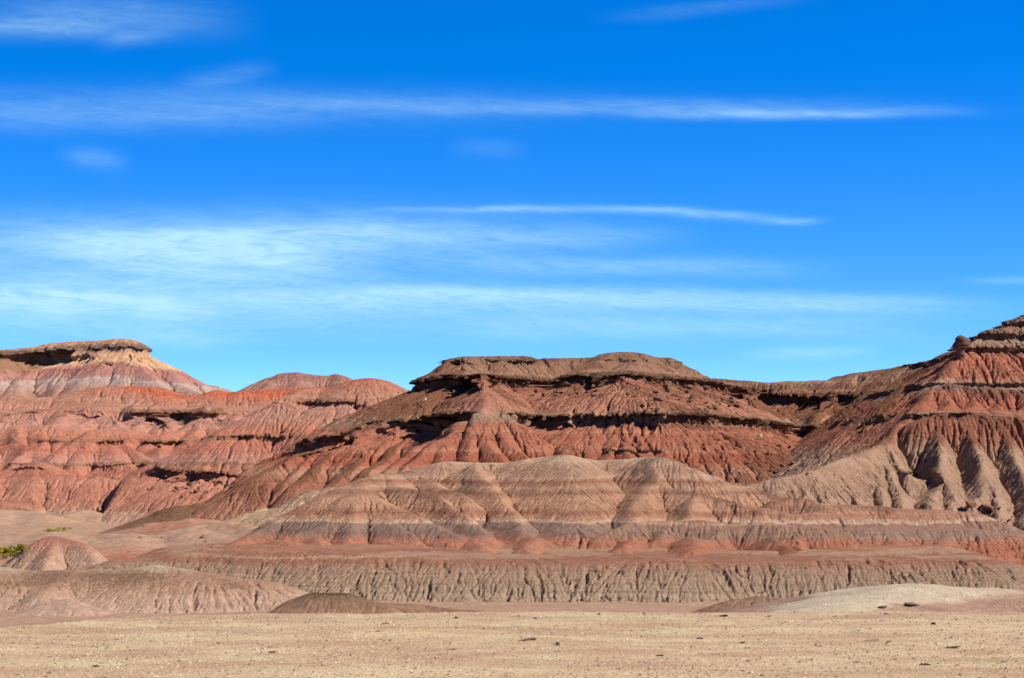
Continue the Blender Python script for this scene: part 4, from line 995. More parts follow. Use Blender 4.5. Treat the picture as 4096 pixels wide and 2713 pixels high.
# ------------------------------------------------------------------ floor of the wash and the land beyond
FX0, FX1, FY0, FY1 = -72, 60, 60, 285
xs = np.arange(FX0, FX1, 0.17).astype(f32)
ys = np.arange(FY0, FY1, 0.30).astype(f32)
X, Y = np.meshgrid(xs, ys)
Zf = zfloor(X, Y)
gz = np.zeros(X.shape, np.int8)
Hm = np.full(X.shape, -50, f32)
GW = [
    ([(560, 2095, 215), (633, 2061, 214), (730, 2028, 213), (803, 2022, 213), (876, 2026, 213), (949, 2042, 213), (1010, 2064, 213), (1100, 2090, 213)], 0.35),
    ([(1050, 2045, 199), (1100, 2034, 199), (1146, 2024, 199), (1180, 2018, 199), (1240, 2030, 199)], 0.33),
    ([(700, 2083, 190), (760, 2076, 190), (830, 2084, 190), (900, 2100, 188)], 0.22),
    ([(820, 2120, 168), (880, 2098, 170), (960, 2100, 168), (1080, 2120, 164)], 0.2),
    ([(380, 2150, 165), (450, 2140, 166), (520, 2152, 164)], 0.16),
    ([(80, 2140, 176), (150, 2128, 178), (240, 2140, 175)], 0.15),
    ([(-100, 2045, 238), (60, 2040, 240), (170, 2058, 238)], 0.3),
    ([(280, 2056, 244), (345, 2042, 246), (395, 2062, 244)], 0.3),
]
for pts, s_ in GW:
    # spur() wants square cells, so this works on the sight line list directly
    q = [p3(p) for p in pts]
    for a, b in zip(q[:-1], q[1:]):
        ex, ey = b[0] - a[0], b[1] - a[1]
        L2 = ex * ex + ey * ey + 1e-9
        t = np.clip(((X - a[0]) * ex + (Y - a[1]) * ey) / L2, 0, 1)
        d = np.hypot(X - a[0] - t * ex, Y - a[1] - t * ey)
        Hm = np.maximum(Hm, a[2] + t * (b[2] - a[2]) - s_ * (np.sqrt(d * d + 1.0) - 1.0))
sm = np.maximum(Hm - Zf, 0)
Zf = Zf + sm * (1 + 0.16 * fbm(X, Y, 2.5, 3, 611)) + 0.05 * fbm(X, Y, 0.9, 3, 612) + 0.22 * np.maximum(fbm(X, Y * 0.6, 4.5, 3, 613), 0) * sstep(128, 145, Y)
GRIDS_FLOOR = (FX0, FY0, 0.17, 0.30, Zf)
red = sstep(0.05, 0.5, fbm(X / 2.2, Y, 16.0, 3, 620) + 0.5 * np.exp(-((Y - 150) / 14.0) ** 2) - 0.15)
yel = np.exp(-(((X + 23) / 6.0) ** 2 + ((Y - 199) / 9.0) ** 2))
brn = np.exp(-(((X + 35.5) / 6.5) ** 4 + ((Y - 211.5) / 7.0) ** 4)) * sstep(0.0, 0.15, sm)
ny, nx = X.shape
ii, jj = np.nonzero(np.ones((ny - 1, nx - 1), bool))
a = ii * nx + jj
floor_o = mesh_obj('wash_ground', np.stack([X, Y, Zf + ZC], -1).reshape(-1, 3), np.stack([a, a + 1, a + nx + 1, a + nx], -1),
                   {'redden': red.ravel(), 'yellow': yel.ravel(), 'brown': brn.ravel()})
mt = bpy.data.materials.new("wash_earth")
mt.use_nodes = True
n = NT(mt.node_tree)
pos = n.n('ShaderNodeNewGeometry').outputs['Position']
A_ = lambda nm: n.n('ShaderNodeAttribute', attribute_name=nm).outputs['Fac']
col = n.mix(n.rng(n.noise(n.vmul(pos, (0.25, 0.6, 1)), 1.0, 5.0, 0.6), 0.3, 0.7), lin((184, 144, 120), .72), lin((200, 164, 138), .72))
col = n.mix(n.m('MULTIPLY', A_('redden'), n.rng(n.noise(n.vmul(pos, (0.5, 1.2, 1)), 1.0, 5.0, 0.65), 0.3, 0.6)), col, lin((180, 112, 86), .72))
col = n.mix(n.m('MULTIPLY', A_('yellow'), 0.8), col, lin((214, 190, 142), .78))
col = n.mix(n.m('MULTIPLY', A_('brown'), n.rng(n.noise(pos, 2.0, 6.0, 0.7), 0.25, 0.5)), col, lin((124, 92, 68), .75))
col = n.mix(1.0, col, n.rng(n.noise(pos, 1.6, 6.0, 0.65), 0.3, 0.7, 0.74, 1.2), 'MULTIPLY')
b = n.n('ShaderNodeBsdfPrincipled')
n.put(b.inputs['Base Color'], col)
b.inputs['Roughness'].default_value = 0.95
b.inputs['Specular IOR Level'].default_value = 0.1
bp = n.n('ShaderNodeBump')
bp.inputs['Strength'].default_value = 0.9
bp.inputs['Distance'].default_value = 0.14
n.put(bp.inputs['Height'], n.noise(pos, 3.0, 8.0, 0.75))
n.put(b.inputs['Normal'], bp.outputs[0])
n.put(n.n('ShaderNodeOutputMaterial').inputs[0], b.outputs[0])
floor_o.data.materials.append(mt)
tag(floor_o, "flat pink and red sandy wash at the foot of the hills", "ground", kind='structure')

# wide sheet to the horizon, below everything
r = np.array([0, 40, 120, 300, 700, 1500, 3500, 8000.0])
th = np.linspace(0, 2 * np.pi, 73)[:-1]
co = [(0, 0, -9.4 + ZC)]
for rr in r[1:]:
    for t in th:
        co.append((rr * math.cos(t), rr * math.sin(t), -9.4 + ZC))
co = np.array(co)
q = []
for k in range(len(r) - 2):
    for j in range(72):
        q.append((1 + k * 72 + j, 1 + (k + 1) * 72 + j, 1 + (k + 1) * 72 + (j + 1) % 72, 1 + k * 72 + (j + 1) % 72))
for j in range(0, 72, 2):
    q.append((0, 1 + j, 1 + (j + 1) % 72, 1 + (j + 2) % 72))
plain = mesh_obj('desert_ground', co, np.array(q))
plain.data.materials.append(mt)
tag(plain, "open desert floor reaching to the horizon", "ground", kind='structure')

# ------------------------------------------------------------------ gravel shoulder in front
xs = np.arange(-24, 24, 0.045).astype(f32)
ys = np.concatenate([np.arange(2, 21, 0.5), np.arange(21, 47, 0.055)]).astype(f32)
X, Y = np.meshgrid(xs, ys)
edge_f = np.interp((X / np.maximum(Y, 1)) * FPX + CX, [-600, 0, 438, 730, 1024, 2000, 3000, 4096, 4700], [2515, 2505, 2472, 2457, 2450, 2447, 2444, 2441, 2440])
edge = 2.5 * FPX / (edge_f - HY) + 0.35 * fbm(X, Y * 0, 2.2, 3, 700)
zs = -2.5 + 0.035 * fbm(X, Y, 3.0, 4, 701) + 0.016 * fbm(X, Y, 0.5, 3, 702)
zs = zs - 0.55 * np.maximum(np.sqrt(np.maximum(Y - edge + 0.3, 0) ** 2 + 0.02) - 0.14, 0)
Hm = np.full(X.shape, -50, f32)
for pts, s_ in [([(3180, 2462, 35.5), (3315, 2432, 37.2), (3450, 2388, 39), (3598, 2342, 41), (3700, 2340, 41.3), (3802, 2347, 41.3), (3950, 2352, 41.3), (4096, 2366, 41.3), (4400, 2385, 41.3), (4700, 2400, 41.3)], 0.20)]:
    q = [p3(p) for p in pts]
    for a, b in zip(q[:-1], q[1:]):
        ex, ey = b[0] - a[0], b[1] - a[1]
        t = np.clip(((X - a[0]) * ex + (Y - a[1]) * ey) / (ex * ex + ey * ey), 0, 1)
        d = np.hypot(X - a[0] - t * ex, Y - a[1] - t * ey)
        Hm = np.maximum(Hm, a[2] + t * (b[2] - a[2]) - s_ * (np.sqrt(d * d + 0.5) - 0.7))
Hm = Hm + 0.07 * fbm(X, Y, 1.4, 4, 705) + 0.02 * fbm(X, Y, 0.35, 3, 707)
mound = sstep(-0.10, 0.06, Hm - zs)
zs = np.maximum(zs, Hm)
pale = mound * sstep(0, 0.12, zs + 2.67 + 0.10 * fbm(X, Y, 2.0, 3, 706) + 0.03 * (9.5 - X))
dirt = mound * (1 - pale)
zs = np.maximum(zs, -9.0)
SHOULDER = (xs, ys, zs)
ny, nx = X.shape
ii, jj = np.nonzero(np.ones((ny - 1, nx - 1), bool))
a = ii * nx + jj
sh = mesh_obj('shoulder_ground', np.stack([X, Y, zs + ZC], -1).reshape(-1, 3), np.stack([a, a + 1, a + nx + 1, a + nx], -1), {'pale': pale.ravel(), 'dirt': dirt.ravel()})
mt2 = bpy.data.materials.new("shoulder_gravel")
mt2.use_nodes = True
n = NT(mt2.node_tree)
pos = n.n('ShaderNodeNewGeometry').outputs['Position']
A_ = lambda nm: n.n('ShaderNodeAttribute', attribute_name=nm).outputs['Fac']
p1 = n.noise(n.vmul(pos, (1.2, 2.0, 1)), 1.0, 6.0, 0.68)
p2 = n.noise(n.vmul(pos, (5.0, 7.0, 5)), 1.0, 5.0, 0.7)
col = n.mix(n.rng(p1, 0.32, 0.66), lin((206, 176, 140), .78), lin((226, 202, 162), .78))
col = n.mix(n.rng(n.noise(n.vmul(pos, (0.35, 0.8, 1)), 1.0, 5.0, 0.65), 0.40, 0.62), col, lin((192, 154, 124), .78))
vor = n.n('ShaderNodeTexVoronoi')
n.put(vor.inputs['Vector'], pos)
vor.inputs['Scale'].default_value = 16.0
peb = n.rng(vor.outputs['Distance'], 0.25, 0.4, 1.0, 0.0)
sepc = n.n('ShaderNodeSeparateColor')
n.put(sepc.inputs[0], vor.outputs['Color'])
pc = n.n('ShaderNodeValToRGB')
els = pc.color_ramp.elements
els[0].color, els[1].color = lin((150, 122, 98), .78), lin((236, 222, 190), .78)
e = els.new(0.35); e.color = lin((188, 156, 126), .78)
e = els.new(0.6); e.color = lin((222, 196, 150), .78)
e = els.new(0.85); e.color = lin((196, 182, 170), .78)
n.put(pc.inputs[0], sepc.outputs[0])
col = n.mix(n.m('MULTIPLY', peb, n.rng(p2, 0.4, 0.62, 0.1, 0.85)), col, pc.outputs[0])
col = n.mix(A_('pale'), col, n.mix(n.rng(p1, 0.3, 0.7), lin((200, 174, 146), .72), lin((216, 198, 170), .74)))
col = n.mix(A_('dirt'), col, n.mix(n.rng(p1, 0.3, 0.7), lin((150, 116, 98), .78), lin((190, 154, 130), .78)))
col = n.mix(1.0, col, n.rng(n.noise(pos, 7.0, 6.0, 0.75), 0.3, 0.7, 0.80, 1.14), 'MULTIPLY')
b = n.n('ShaderNodeBsdfPrincipled')
n.put(b.inputs['Base Color'], col)
b.inputs['Roughness'].default_value = 0.92
b.inputs['Specular IOR Level'].default_value = 0.15
bp = n.n('ShaderNodeBump')
bp.inputs['Strength'].default_value = 0.8
bp.inputs['Distance'].default_value = 0.03
n.put(bp.inputs['Height'], n.m('ADD', n.noise(pos, 14.0, 5.0, 0.7), n.m('MULTIPLY', peb, 0.6)))
n.put(b.inputs['Normal'], bp.outputs[0])
n.put(n.n('ShaderNodeOutputMaterial').inputs[0], b.outputs[0])
sh.data.materials.append(mt2)
tag(sh, "pale tan gravel shoulder across the front with a sandy rise at one end", "gravel shoulder", kind='structure')
#@@OBJECTS
# ------------------------------------------------------------------ finding where a line of sight meets the land
YS = np.arange(90, 480, 0.12)


def hit(fx, fy):
    x = (fx - CX) / FPX * YS
    z = (HY - fy) / FPX * YS
    top = np.full(len(YS), -99.0)
    for (gx, gy, c, h) in GRIDS:
        i = np.rint((YS - gy) / c).astype(int)
        j = np.rint((x - gx) / c).astype(int)
        ok = (i >= 0) & (i < h.shape[0]) & (j >= 0) & (j < h.shape[1])
        top[ok] = np.maximum(top[ok], h[i[ok], j[ok]])
    gx, gy, cx_, cy_, h = GRIDS_FLOOR
    i = np.rint((YS - gy) / cy_).astype(int)
    j = np.rint((x - gx) / cx_).astype(int)
    ok = (i >= 0) & (i < h.shape[0]) & (j >= 0) & (j < h.shape[1])
    top[ok] = np.maximum(top[ok], h[i[ok], j[ok]])
    k = np.nonzero(top >= z)[0]
    if not len(k):
        return None
    k = k[0]
    return np.array([x[k], YS[k], top[k] + ZC])


def shoulder_at(fx, fy):
    """point of the gravel shoulder seen at that direction"""
    xs_, ys_, zz = SHOULDER
    yy = np.arange(21.5, 46.5, 0.05)
    x = (fx - CX) / FPX * yy
    z = (HY - fy) / FPX * yy
    i = np.clip(np.searchsorted(ys_, yy), 0, len(ys_) - 1)
    j = np.clip(np.searchsorted(xs_, x), 0, len(xs_) - 1)
    k = np.nonzero(zz[i, j] >= z)[0]
    if not len(k):
        return None
    k = k[0]
    return np.array([x[k], yy[k], zz[i[k], j[k]] + ZC])


# ------------------------------------------------------------------ stones and boulders
import bmesh


def stone_mesh(name, seed, flat=0.7, mat=None, npts=16, bev=0.05):
    rs = np.random.RandomState(seed)
    bm = bmesh.new()
    for _ in range(npts):
        v = rs.randn(3)
        v /= np.abs(v).max() ** 0.7 * np.linalg.norm(v) ** 0.3
        v *= 0.5 * (0.8 + 0.3 * rs.rand())
        bm.verts.new((v[0] * (1 + 0.3 * rs.rand()), v[1], v[2] * flat))
    r = bmesh.ops.convex_hull(bm, input=bm.verts[:])
    bmesh.ops.delete(bm, geom=[v for v in bm.verts if not v.link_faces], context='VERTS')
    bmesh.ops.bevel(bm, geom=bm.edges[:], offset=bev, segments=1, affect='EDGES', profile=0.6)
    bmesh.ops.triangulate(bm, faces=[f for f in bm.faces if len(f.verts) > 4])
    bmesh.ops.subdivide_edges(bm, edges=bm.edges[:], cuts=1, use_grid_fill=True)
    for v in bm.verts:
        v.co += v.normal * (rs.rand() - 0.5) * 0.035
    bmesh.ops.recalc_face_normals(bm, faces=bm.faces[:])
    me = bpy.data.meshes.new(name)
    bm.to_mesh(me)
    bm.free()
    if mat:
        me.materials.append(mat)
    return me


def rock_mat(name, a, b_, sc=1.5, g_=0.72):
    mt = bpy.data.materials.new(name)
    mt.use_nodes = True
    n = NT(mt.node_tree)
    pos = n.n('ShaderNodeNewGeometry').outputs['Position']
    inf = n.n('ShaderNodeObjectInfo').outputs['Random']
    col = n.mix(n.rng(n.noise(pos, sc, 6.0, 0.65), 0.3, 0.7), lin(a, g_), lin(b_, g_))
    col = n.mix(1.0, col, n.rng(inf, 0, 1, 0.75, 1.25), 'MULTIPLY')
    b = n.n('ShaderNodeBsdfPrincipled')
    n.put(b.inputs['Base Color'], col)
    b.inputs['Roughness'].default_value = 0.9
    b.inputs['Specular IOR Level'].default_value = 0.2
    bp = n.n('ShaderNodeBump')
    bp.inputs['Strength'].default_value = 0.8
    bp.inputs['Distance'].default_value = 0.05
    n.put(bp.inputs['Height'], n.noise(pos, sc * 5, 5.0, 0.7))
    n.put(b.inputs['Normal'], bp.outputs[0])
    n.put(n.n('ShaderNodeOutputMaterial').inputs[0], b.outputs[0])
    return mt


R_BROWN = rock_mat("brown_sandstone", (112, 80, 60), (150, 112, 84))
R_RED = rock_mat("red_sandstone", (130, 82, 62), (168, 116, 90))
R_PALE = rock_mat("pale_sandstone", (186, 160, 128), (216, 192, 158))
R_DARK = rock_mat("dark_stone", (116, 94, 80), (160, 132, 112), 12.0)
R_TAN = rock_mat("tan_stone", (150, 120, 98), (196, 164, 136), 12.0)
BLOCKS = [stone_mesh("block", 900 + k, 0.55 + 0.1 * (k % 4), R_BROWN, 13 + k % 5, 0.03) for k in range(7)]
BLOCKS_R = [stone_mesh("block", 920 + k, 0.6, R_RED, 14, 0.03) for k in range(4)]
STONES = [stone_mesh("stone_shape", 940 + k, 0.55 + 0.08 * (k % 3), R_DARK if k % 3 else R_TAN, 16, 0.06) for k in range(6)]
RS = np.random.RandomState(4242)


def put(name, me, p, size, sink=0.25, stretch=(1, 1, 1), rot=None):
    o = bpy.data.objects.new(name, me)
    C.collection.objects.link(o)
    o.location = (p[0], p[1], p[2] + size * 0.5 * stretch[2] * 0.6 * (1 - 2 * sink))
    o.rotation_euler = rot if rot is not None else (RS.uniform(-.5, .5), RS.uniform(-.5, .5), RS.uniform(0, 6.28))
    o.scale = (size * stretch[0], size * stretch[1], size * stretch[2])
    return o


def scatter(count, box, sizes, meshes, label, cat, group, bias=1.0, name='boulder'):
    k = tries = 0
    while k < count and tries < count * 6:
        tries += 1
        fx = RS.uniform(box[0], box[2])
        fy = box[1] + (box[3] - box[1]) * RS.rand() ** bias
        if len(box) > 4:
            fy += (fx - box[0]) / (box[2] - box[0]) * box[4]
        p = hit(fx, fy)
        if p is None:
            continue
        px = sizes[0] * (sizes[1] / sizes[0]) ** (RS.rand() ** 2.2)
        st = (RS.uniform(.8, 1.5), RS.uniform(.7, 1.1), RS.uniform(.6, 1.1))
        o = put(name, meshes[RS.randint(len(meshes))], p, px * p[1] / FPX, 0.2, st)
        tag(o, label, cat, group)
        k += 1


scatter(62, (2060, 1530, 2560, 1590), (7, 26), BLOCKS, "dark brown sandstone block on the talus right below the mesa caprock", "boulder", "blocks below the mesa caprock", 1.4)
scatter(70, (2560, 1540, 3060, 1650), (8, 30), BLOCKS, "fallen angular block on the rubble slope at the right end of the mesa", "boulder", "blocks on the mesa's rubble slope", 1.0)
scatter(28, (1560, 1560, 1900, 1650), (6, 18), BLOCKS, "small brown block on the debris covered left shoulder of the mesa", "boulder", "blocks on the mesa's left shoulder", 1.0)
scatter(30, (2950, 1780, 3250, 1900), (7, 24), BLOCKS, "brown rock in the rubble filled hollow between the mesa and the butte", "boulder", "rocks in the hollow", 1.0)
scatter(22, (3150, 1620, 3480, 1720), (6, 18), BLOCKS, "brown rock under the plateau rim above the hollow", "boulder", "rocks under the plateau rim", 1.0)
scatter(24, (580, 1905, 960, 1990), (8, 24), BLOCKS, "brown rock fallen below the lowest ledge of the pink hills", "boulder", "rocks below the lowest ledge", 1.0)
scatter(12, (1380, 1560, 1640, 1640), (6, 14), BLOCKS, "small brown rock beside the orange red dome", "boulder", "rocks beside the dome", 1.0)
scatter(14, (3980, 2020, 4090, 2100), (8, 22), BLOCKS, "brown rock in the gully at the right foot of the butte", "boulder", "rocks in the butte's gully", 1.0)
scatter(30, (420, 2140, 960, 2215), (4, 12), [STONES[1], STONES[2], STONES[4]], "small dark stone lying on the red wash", "stone", "stones on the wash", 1.0, 'stone')
for fx, fy, px, me, st, lb in [
    (3881, 2024, 46, BLOCKS_R[0], (1.1, 1, .95), "large round brown boulder at the foot of the butte"),
    (3948, 2048, 62, BLOCKS_R[1], (1.3, .9, .8), "long orange brown boulder lower down beside the round one at the butte's foot"),
    (3925, 2046, 20, BLOCKS_R[2], (1, 1, .8), "small brown rock just below the round boulder at the butte's foot"),
    (2672, 1556, 40, BLOCKS[2], (.8, .8, 1.6), "tall dark block standing on end below the mesa caprock"),
    (3037, 1752, 26, stone_mesh("block", 960, .8, R_PALE, 12, .03), (.8, .8, 1.2), "pale cream boulder standing out on the red slope of the mesa"),
    (2390, 1522, 60, stone_mesh("block", 961, .5, R_PALE, 12, .03), (1.6, .8, .5), "pale flat slab directly under the mesa caprock"),
    (1703, 1600, 16, stone_mesh("block", 962, .8, R_PALE, 12, .03), (.8, .8, 1.1), "pale little block high on the left shoulder of the mesa"),
    (808, 2152, 20, STONES[1], (1.2, 1, .9), "largest dark stone at the edge of the red wash"),
    (4020, 2160, 26, STONES[2], (1.6, .6, .5), "dark flat stone on the clay bench under the butte"),
]:
    p = hit(fx, fy)
    if p is not None:
        tag(put('boulder', me, p, px * p[1] / FPX, 0.25, st), lb, "boulder")

# stones on the shoulder: (column, row, width, label)
SH = [
    (3529, 2432, 60, "dark rust stone half buried at the base of the sandy rise"),
    (3650, 2424, 90, "broad grey boulder at the base of the sandy rise"),
    (3422, 2652, 46, "round dark stone near the bottom edge below the long brown slab"),
    (3695, 2662, 58, "dark stone near the bottom edge beside the round dark one"),
    (3800, 2592, 110, "long dark brown slab lying flat on the gravel, the largest of the shoulder"),
    (3480, 2566, 90, "thin brown slab edge sticking up left of the long dark slab"),
    (2639, 2626, 44, "small dark grey stone alone in the middle of the shoulder"),
    (2800, 2556, 42, "small rust brown stone right of the centre of the shoulder"),
    (2968, 2574, 44, "grey stone on the gravel right of the rust brown one"),
    (2895, 2467, 46, "dark stone just in front of the small brown mound"),
    (2110, 2560, 96, "flat bluish grey slab in the middle of the gravel"),
    (1545, 2497, 46, "dark stone in front of the brown mound near the edge"),
    (1803, 2598, 66, "low brown stone left of the flat bluish slab"),
    (1082, 2591, 44, "small dark stone with a smaller one just in front of it"),
    (1090, 2612, 50, "brown stone just in front of the small dark one"),
    (389, 2668, 46, "small grey stone at the left end of the gravel shoulder"),
]
for fx, fy, px, lb in SH:
    p = shoulder_at(fx, fy)
    if p is None:
        continue
    flat = 'slab' in lb
    st = (1.3, 1.0, .2) if flat else (1.1, .8, .55)
    tag(put('slab' if flat else 'stone', STONES[RS.randint(6)], p, 0.62 * px * p[1] / FPX, 0.2, st, (RS.uniform(-.15, .15), RS.uniform(-.15, .15), RS.uniform(-.4, .4))), lb, "slab" if flat else "stone")
k = 0
while k < 36:
    fx, fy = RS.uniform(20, 4080), 2455 + 250 * RS.rand() ** 1.3
    if RS.rand() > 0.25 + 0.75 * fx / 4096:
        continue
    p = shoulder_at(fx, fy)
    if p is None:
        continue
    px = 12 + 18 * RS.rand() ** 2
    o = put('stone', STONES[RS.randint(6)], p, px * p[1] / FPX, 0.2, (RS.uniform(.9, 1.5), RS.uniform(.7, 1), RS.uniform(.4, .8)))
    tag(o, "little brown stone among many strewn over the gravel shoulder", "stone", "little stones strewn over the shoulder")
    k += 1

# pebbles: nobody could count them
def pebble_field(name, count, size, mat, seed):
    rs = np.random.RandomState(seed)
    base = np.array([(1, 0, 0), (.3, .95, 0), (-.8, .6, 0), (-.8, -.6, 0), (.3, -.95, 0), (.1, 0, .6), (-.35, .2, .5)], f32)
    tri = np.array([(0, 1, 5), (1, 6, 5), (1, 2, 6), (2, 3, 6), (3, 4, 6), (4, 5, 6), (4, 0, 5)])
    xs_, ys_, zz = SHOULDER
    yy = 22.2 + (36.5 - 22.2) * rs.rand(count)
    xx = (rs.rand(count) * 2 - 1) * yy * 0.275
    i = np.clip(np.searchsorted(ys_, yy), 0, len(ys_) - 1)
    j = np.clip(np.searchsorted(xs_, xx), 0, len(xs_) - 1)
    cl = fbm(xx.astype(f32), yy.astype(f32), 1.8, 3, seed)
    ok = cl > -0.35 + 0.5 * rs.rand(count) - 0.2
    z = zz[i, j]
    ok &= z > -3.2
    xx, yy, z = xx[ok], yy[ok], z[ok]
    m = len(xx)
    s_ = size * (0.35 + 1.3 * rs.rand(m) ** 3)
    a_ = rs.rand(m) * 6.28
    bx = base[None] * (0.75 + 0.5 * rs.rand(m, 7, 3))
    c_, d_ = np.cos(a_)[:, None], np.sin(a_)[:, None]
    px = (bx[..., 0] * c_ - bx[..., 1] * d_) * s_[:, None] + xx[:, None]
    py = (bx[..., 0] * d_ + bx[..., 1] * c_) * s_[:, None] + yy[:, None]
    pz = bx[..., 2] * s_[:, None] + z[:, None] - 0.1 * s_[:, None] + ZC
    co = np.stack([px, py, pz], -1).reshape(-1, 3)
    q = (tri[None] + (np.arange(m) * 7)[:, None, None]).reshape(-1, 3)
    o = mesh_obj(name, co, q, {'tone': np.repeat(rs.rand(m), 7)}, smooth=False)
    o.data.materials.append(mat)
    return o


pm = bpy.data.materials.new("pebbles_mixed")
pm.use_nodes = True
n = NT(pm.node_tree)
t_ = n.n('ShaderNodeAttribute', attribute_name='tone').outputs['Fac']
rp = n.n('ShaderNodeValToRGB')
e = rp.color_ramp.elements
e[0].color, e[1].color = lin((120, 96, 80), .75), lin((222, 200, 164), .8)
for q_, c_ in ((0.2, (150, 122, 98)), (0.45, (190, 160, 126)), (0.7, (204, 176, 136)), (0.85, (176, 150, 128))):
    x_ = e.new(q_); x_.color = lin(c_, .8)
n.put(rp.inputs[0], t_)
b = n.n('ShaderNodeBsdfPrincipled')
n.put(b.inputs['Base Color'], rp.outputs[0])
b.inputs['Roughness'].default_value = 0.9
n.put(n.n('ShaderNodeOutputMaterial').inputs[0], b.outputs[0])
tag(pebble_field('gravel', 20000, 0.022, pm, 77), "pale gravel and pebbles covering the shoulder in front", "gravel", kind='stuff')


def stubble(name, clumps, seed, mat):
    rs = np.random.RandomState(seed)
    xs_, ys_, zz = SHOULDER
    co, q = [], []
    k = 0
    for _ in range(clumps):
        y = 22.2 + 13.8 * rs.rand()
        x = (rs.rand() * 2 - 1) * y * 0.275
        if fbm(np.array([x], f32), np.array([y], f32), 2.2, 3, seed)[0] < -0.02 + 0.25 * rs.rand():
            continue
        i = min(np.searchsorted(ys_, y), len(ys_) - 1)
        j = min(np.searchsorted(xs_, x), len(xs_) - 1)
        z = zz[i, j] + ZC
        if z < -0.6:
            continue
        for _b in range(rs.randint(6, 14)):
            a_, L, w = rs.rand() * 6.28, 0.025 + 0.055 * rs.rand(), 0.0022
            bx_, by_ = x + 0.05 * rs.randn(), y + 0.05 * rs.randn()
            ex, ey = bx_ + math.cos(a_) * L * 1.1, by_ + math.sin(a_) * L * 1.1
            ca, sa = -math.sin(a_) * w, math.cos(a_) * w
            co += [(bx_ - ca, by_ - sa, z - .01), (bx_ + ca, by_ + sa, z - .01), (ex, ey, z + L * rs.uniform(.25, .8))]
            q.append((k, k + 1, k + 2))
            k += 3
    o = mesh_obj(name, np.array(co), np.array(q), smooth=False)
    o.data.materials.append(mat)
    return o


sm_ = bpy.data.materials.new("dry_straw")
sm_.use_nodes = True
n = NT(sm_.node_tree)
pos = n.n('ShaderNodeNewGeometry').outputs['Position']
b = n.n('ShaderNodeBsdfPrincipled')
n.put(b.inputs['Base Color'], n.mix(n.noise(pos, 3.0), lin((206, 176, 112), .8), lin((236, 216, 160), .8)))
b.inputs['Roughness'].default_value = 0.8
n.put(n.n('ShaderNodeOutputMaterial').inputs[0], b.outputs[0])
tag(stubble('dry_grass', 5200, 91, sm_), "short dry straw coloured grass scattered over the gravel shoulder", "grass", kind='stuff')

# ------------------------------------------------------------------ the knob on the butte's shoulder
def lump(name, prof, seed, mat, parent, nseg=28, squash=0.8):
    """turned rough column: prof = (height, radius, x shift)"""
    rs = np.random.RandomState(seed)
    th = np.linspace(0, 2 * np.pi, nseg, endpoint=False)
    zz = np.linspace(prof[0][0], prof[-1][0], 34)
    rr = np.interp(zz, [p[0] for p in prof], [p[1] for p in prof])
    sx = np.interp(zz, [p[0] for p in prof], [p[2] for p in prof])
    T, Z = np.meshgrid(th, zz)
    nz = 0.34 * fbm((np.cos(T) * 2).astype(f32), (np.sin(T) * 2 + Z * 1.6).astype(f32), 1.1, 4, seed) + 0.10 * fbm(Z.astype(f32) * 0 + 3, Z.astype(f32), 0.16, 2, seed + 1)
    R = rr[:, None] * (1 + nz)
    co = np.stack([sx[:, None] + R * np.cos(T), R * np.sin(T) * squash, Z], -1).reshape(-1, 3)
    m = len(zz)
    q = [(i * nseg + j, i * nseg + (j + 1) % nseg, (i + 1) * nseg + (j + 1) % nseg, (i + 1) * nseg + j) for i in range(m - 1) for j in range(nseg)]
    co = np.vstack([co, [[sx[0], 0, zz[0]], [sx[-1], 0, zz[-1] + 0.02]]])
    q += [(m * nseg, (j + 1) % nseg, j, j) for j in range(0)]
    o = mesh_obj(name, co, np.array(q), smooth=True)
    bm = bmesh.new(); bm.from_mesh(o.data)
    bmesh.ops.holes_fill(bm, edges=[e for e in bm.edges if e.is_boundary], sides=0)
    bm.to_mesh(o.data); bm.free()
    o.data.materials.append(mat)
    if parent:
        o.parent = parent
    return o


kb = p3((3846, 1440, 190.5))
hood = bpy.data.objects.new('hoodoo', None)
C.collection.objects.link(hood)
hood.location = (kb[0], kb[1], kb[2] + ZC)
R_DUSK = rock_mat("dark_red_sandstone", (100, 66, 52), (140, 96, 76))
lump('pedestal', [(-1.4, 0.9, 0.5), (-0.5, 0.62, 0.15), (0.2, 0.46, -0.12), (0.5, 0.50, -0.16), (0.8, 0.42, -0.14), (1.2, 0.55, -0.05), (1.3, 0.5, 0.0)], 5, R_DUSK, hood)
lump('caprock', [(1.12, 0.30, -0.15), (1.16, 0.84, -0.24), (1.3, 0.74, -0.08), (1.42, 0.80, 0.0), (1.6, 0.72, 0.05), (1.85, 0.66, 0.04), (2.1, 0.50, -0.02), (2.28, 0.26, -0.10), (2.36, 0.05, -0.12)], 6, R_DUSK, hood)
tag(hood, "dark knob of rock perched on the left shoulder of the butte against the sky", "rock pinnacle")

# ------------------------------------------------------------------ shrubs
def leaf_mat(name, a, b_):
    mt = bpy.data.materials.new(name)
    mt.use_nodes = True
    n = NT(mt.node_tree)
    pos = n.n('ShaderNodeNewGeometry').outputs['Position']
    b = n.n('ShaderNodeBsdfPrincipled')
    n.put(b.inputs['Base Color'], n.mix(n.rng(n.noise(pos, 4.0, 3.0), 0.35, 0.65), lin(a, .8), lin(b_, .8)))
    b.inputs['Roughness'].default_value = 0.8
    n.put(n.n('ShaderNodeOutputMaterial').inputs[0], b.outputs[0])
    return mt


L_GREEN = leaf_mat("bush_leaves", (128, 122, 24), (204, 184, 36))
L_DRY = leaf_mat("scrub_leaves", (150, 140, 50), (186, 166, 80))
T_WOOD = rock_mat("shrub_wood", (96, 76, 58), (124, 100, 78), 20)


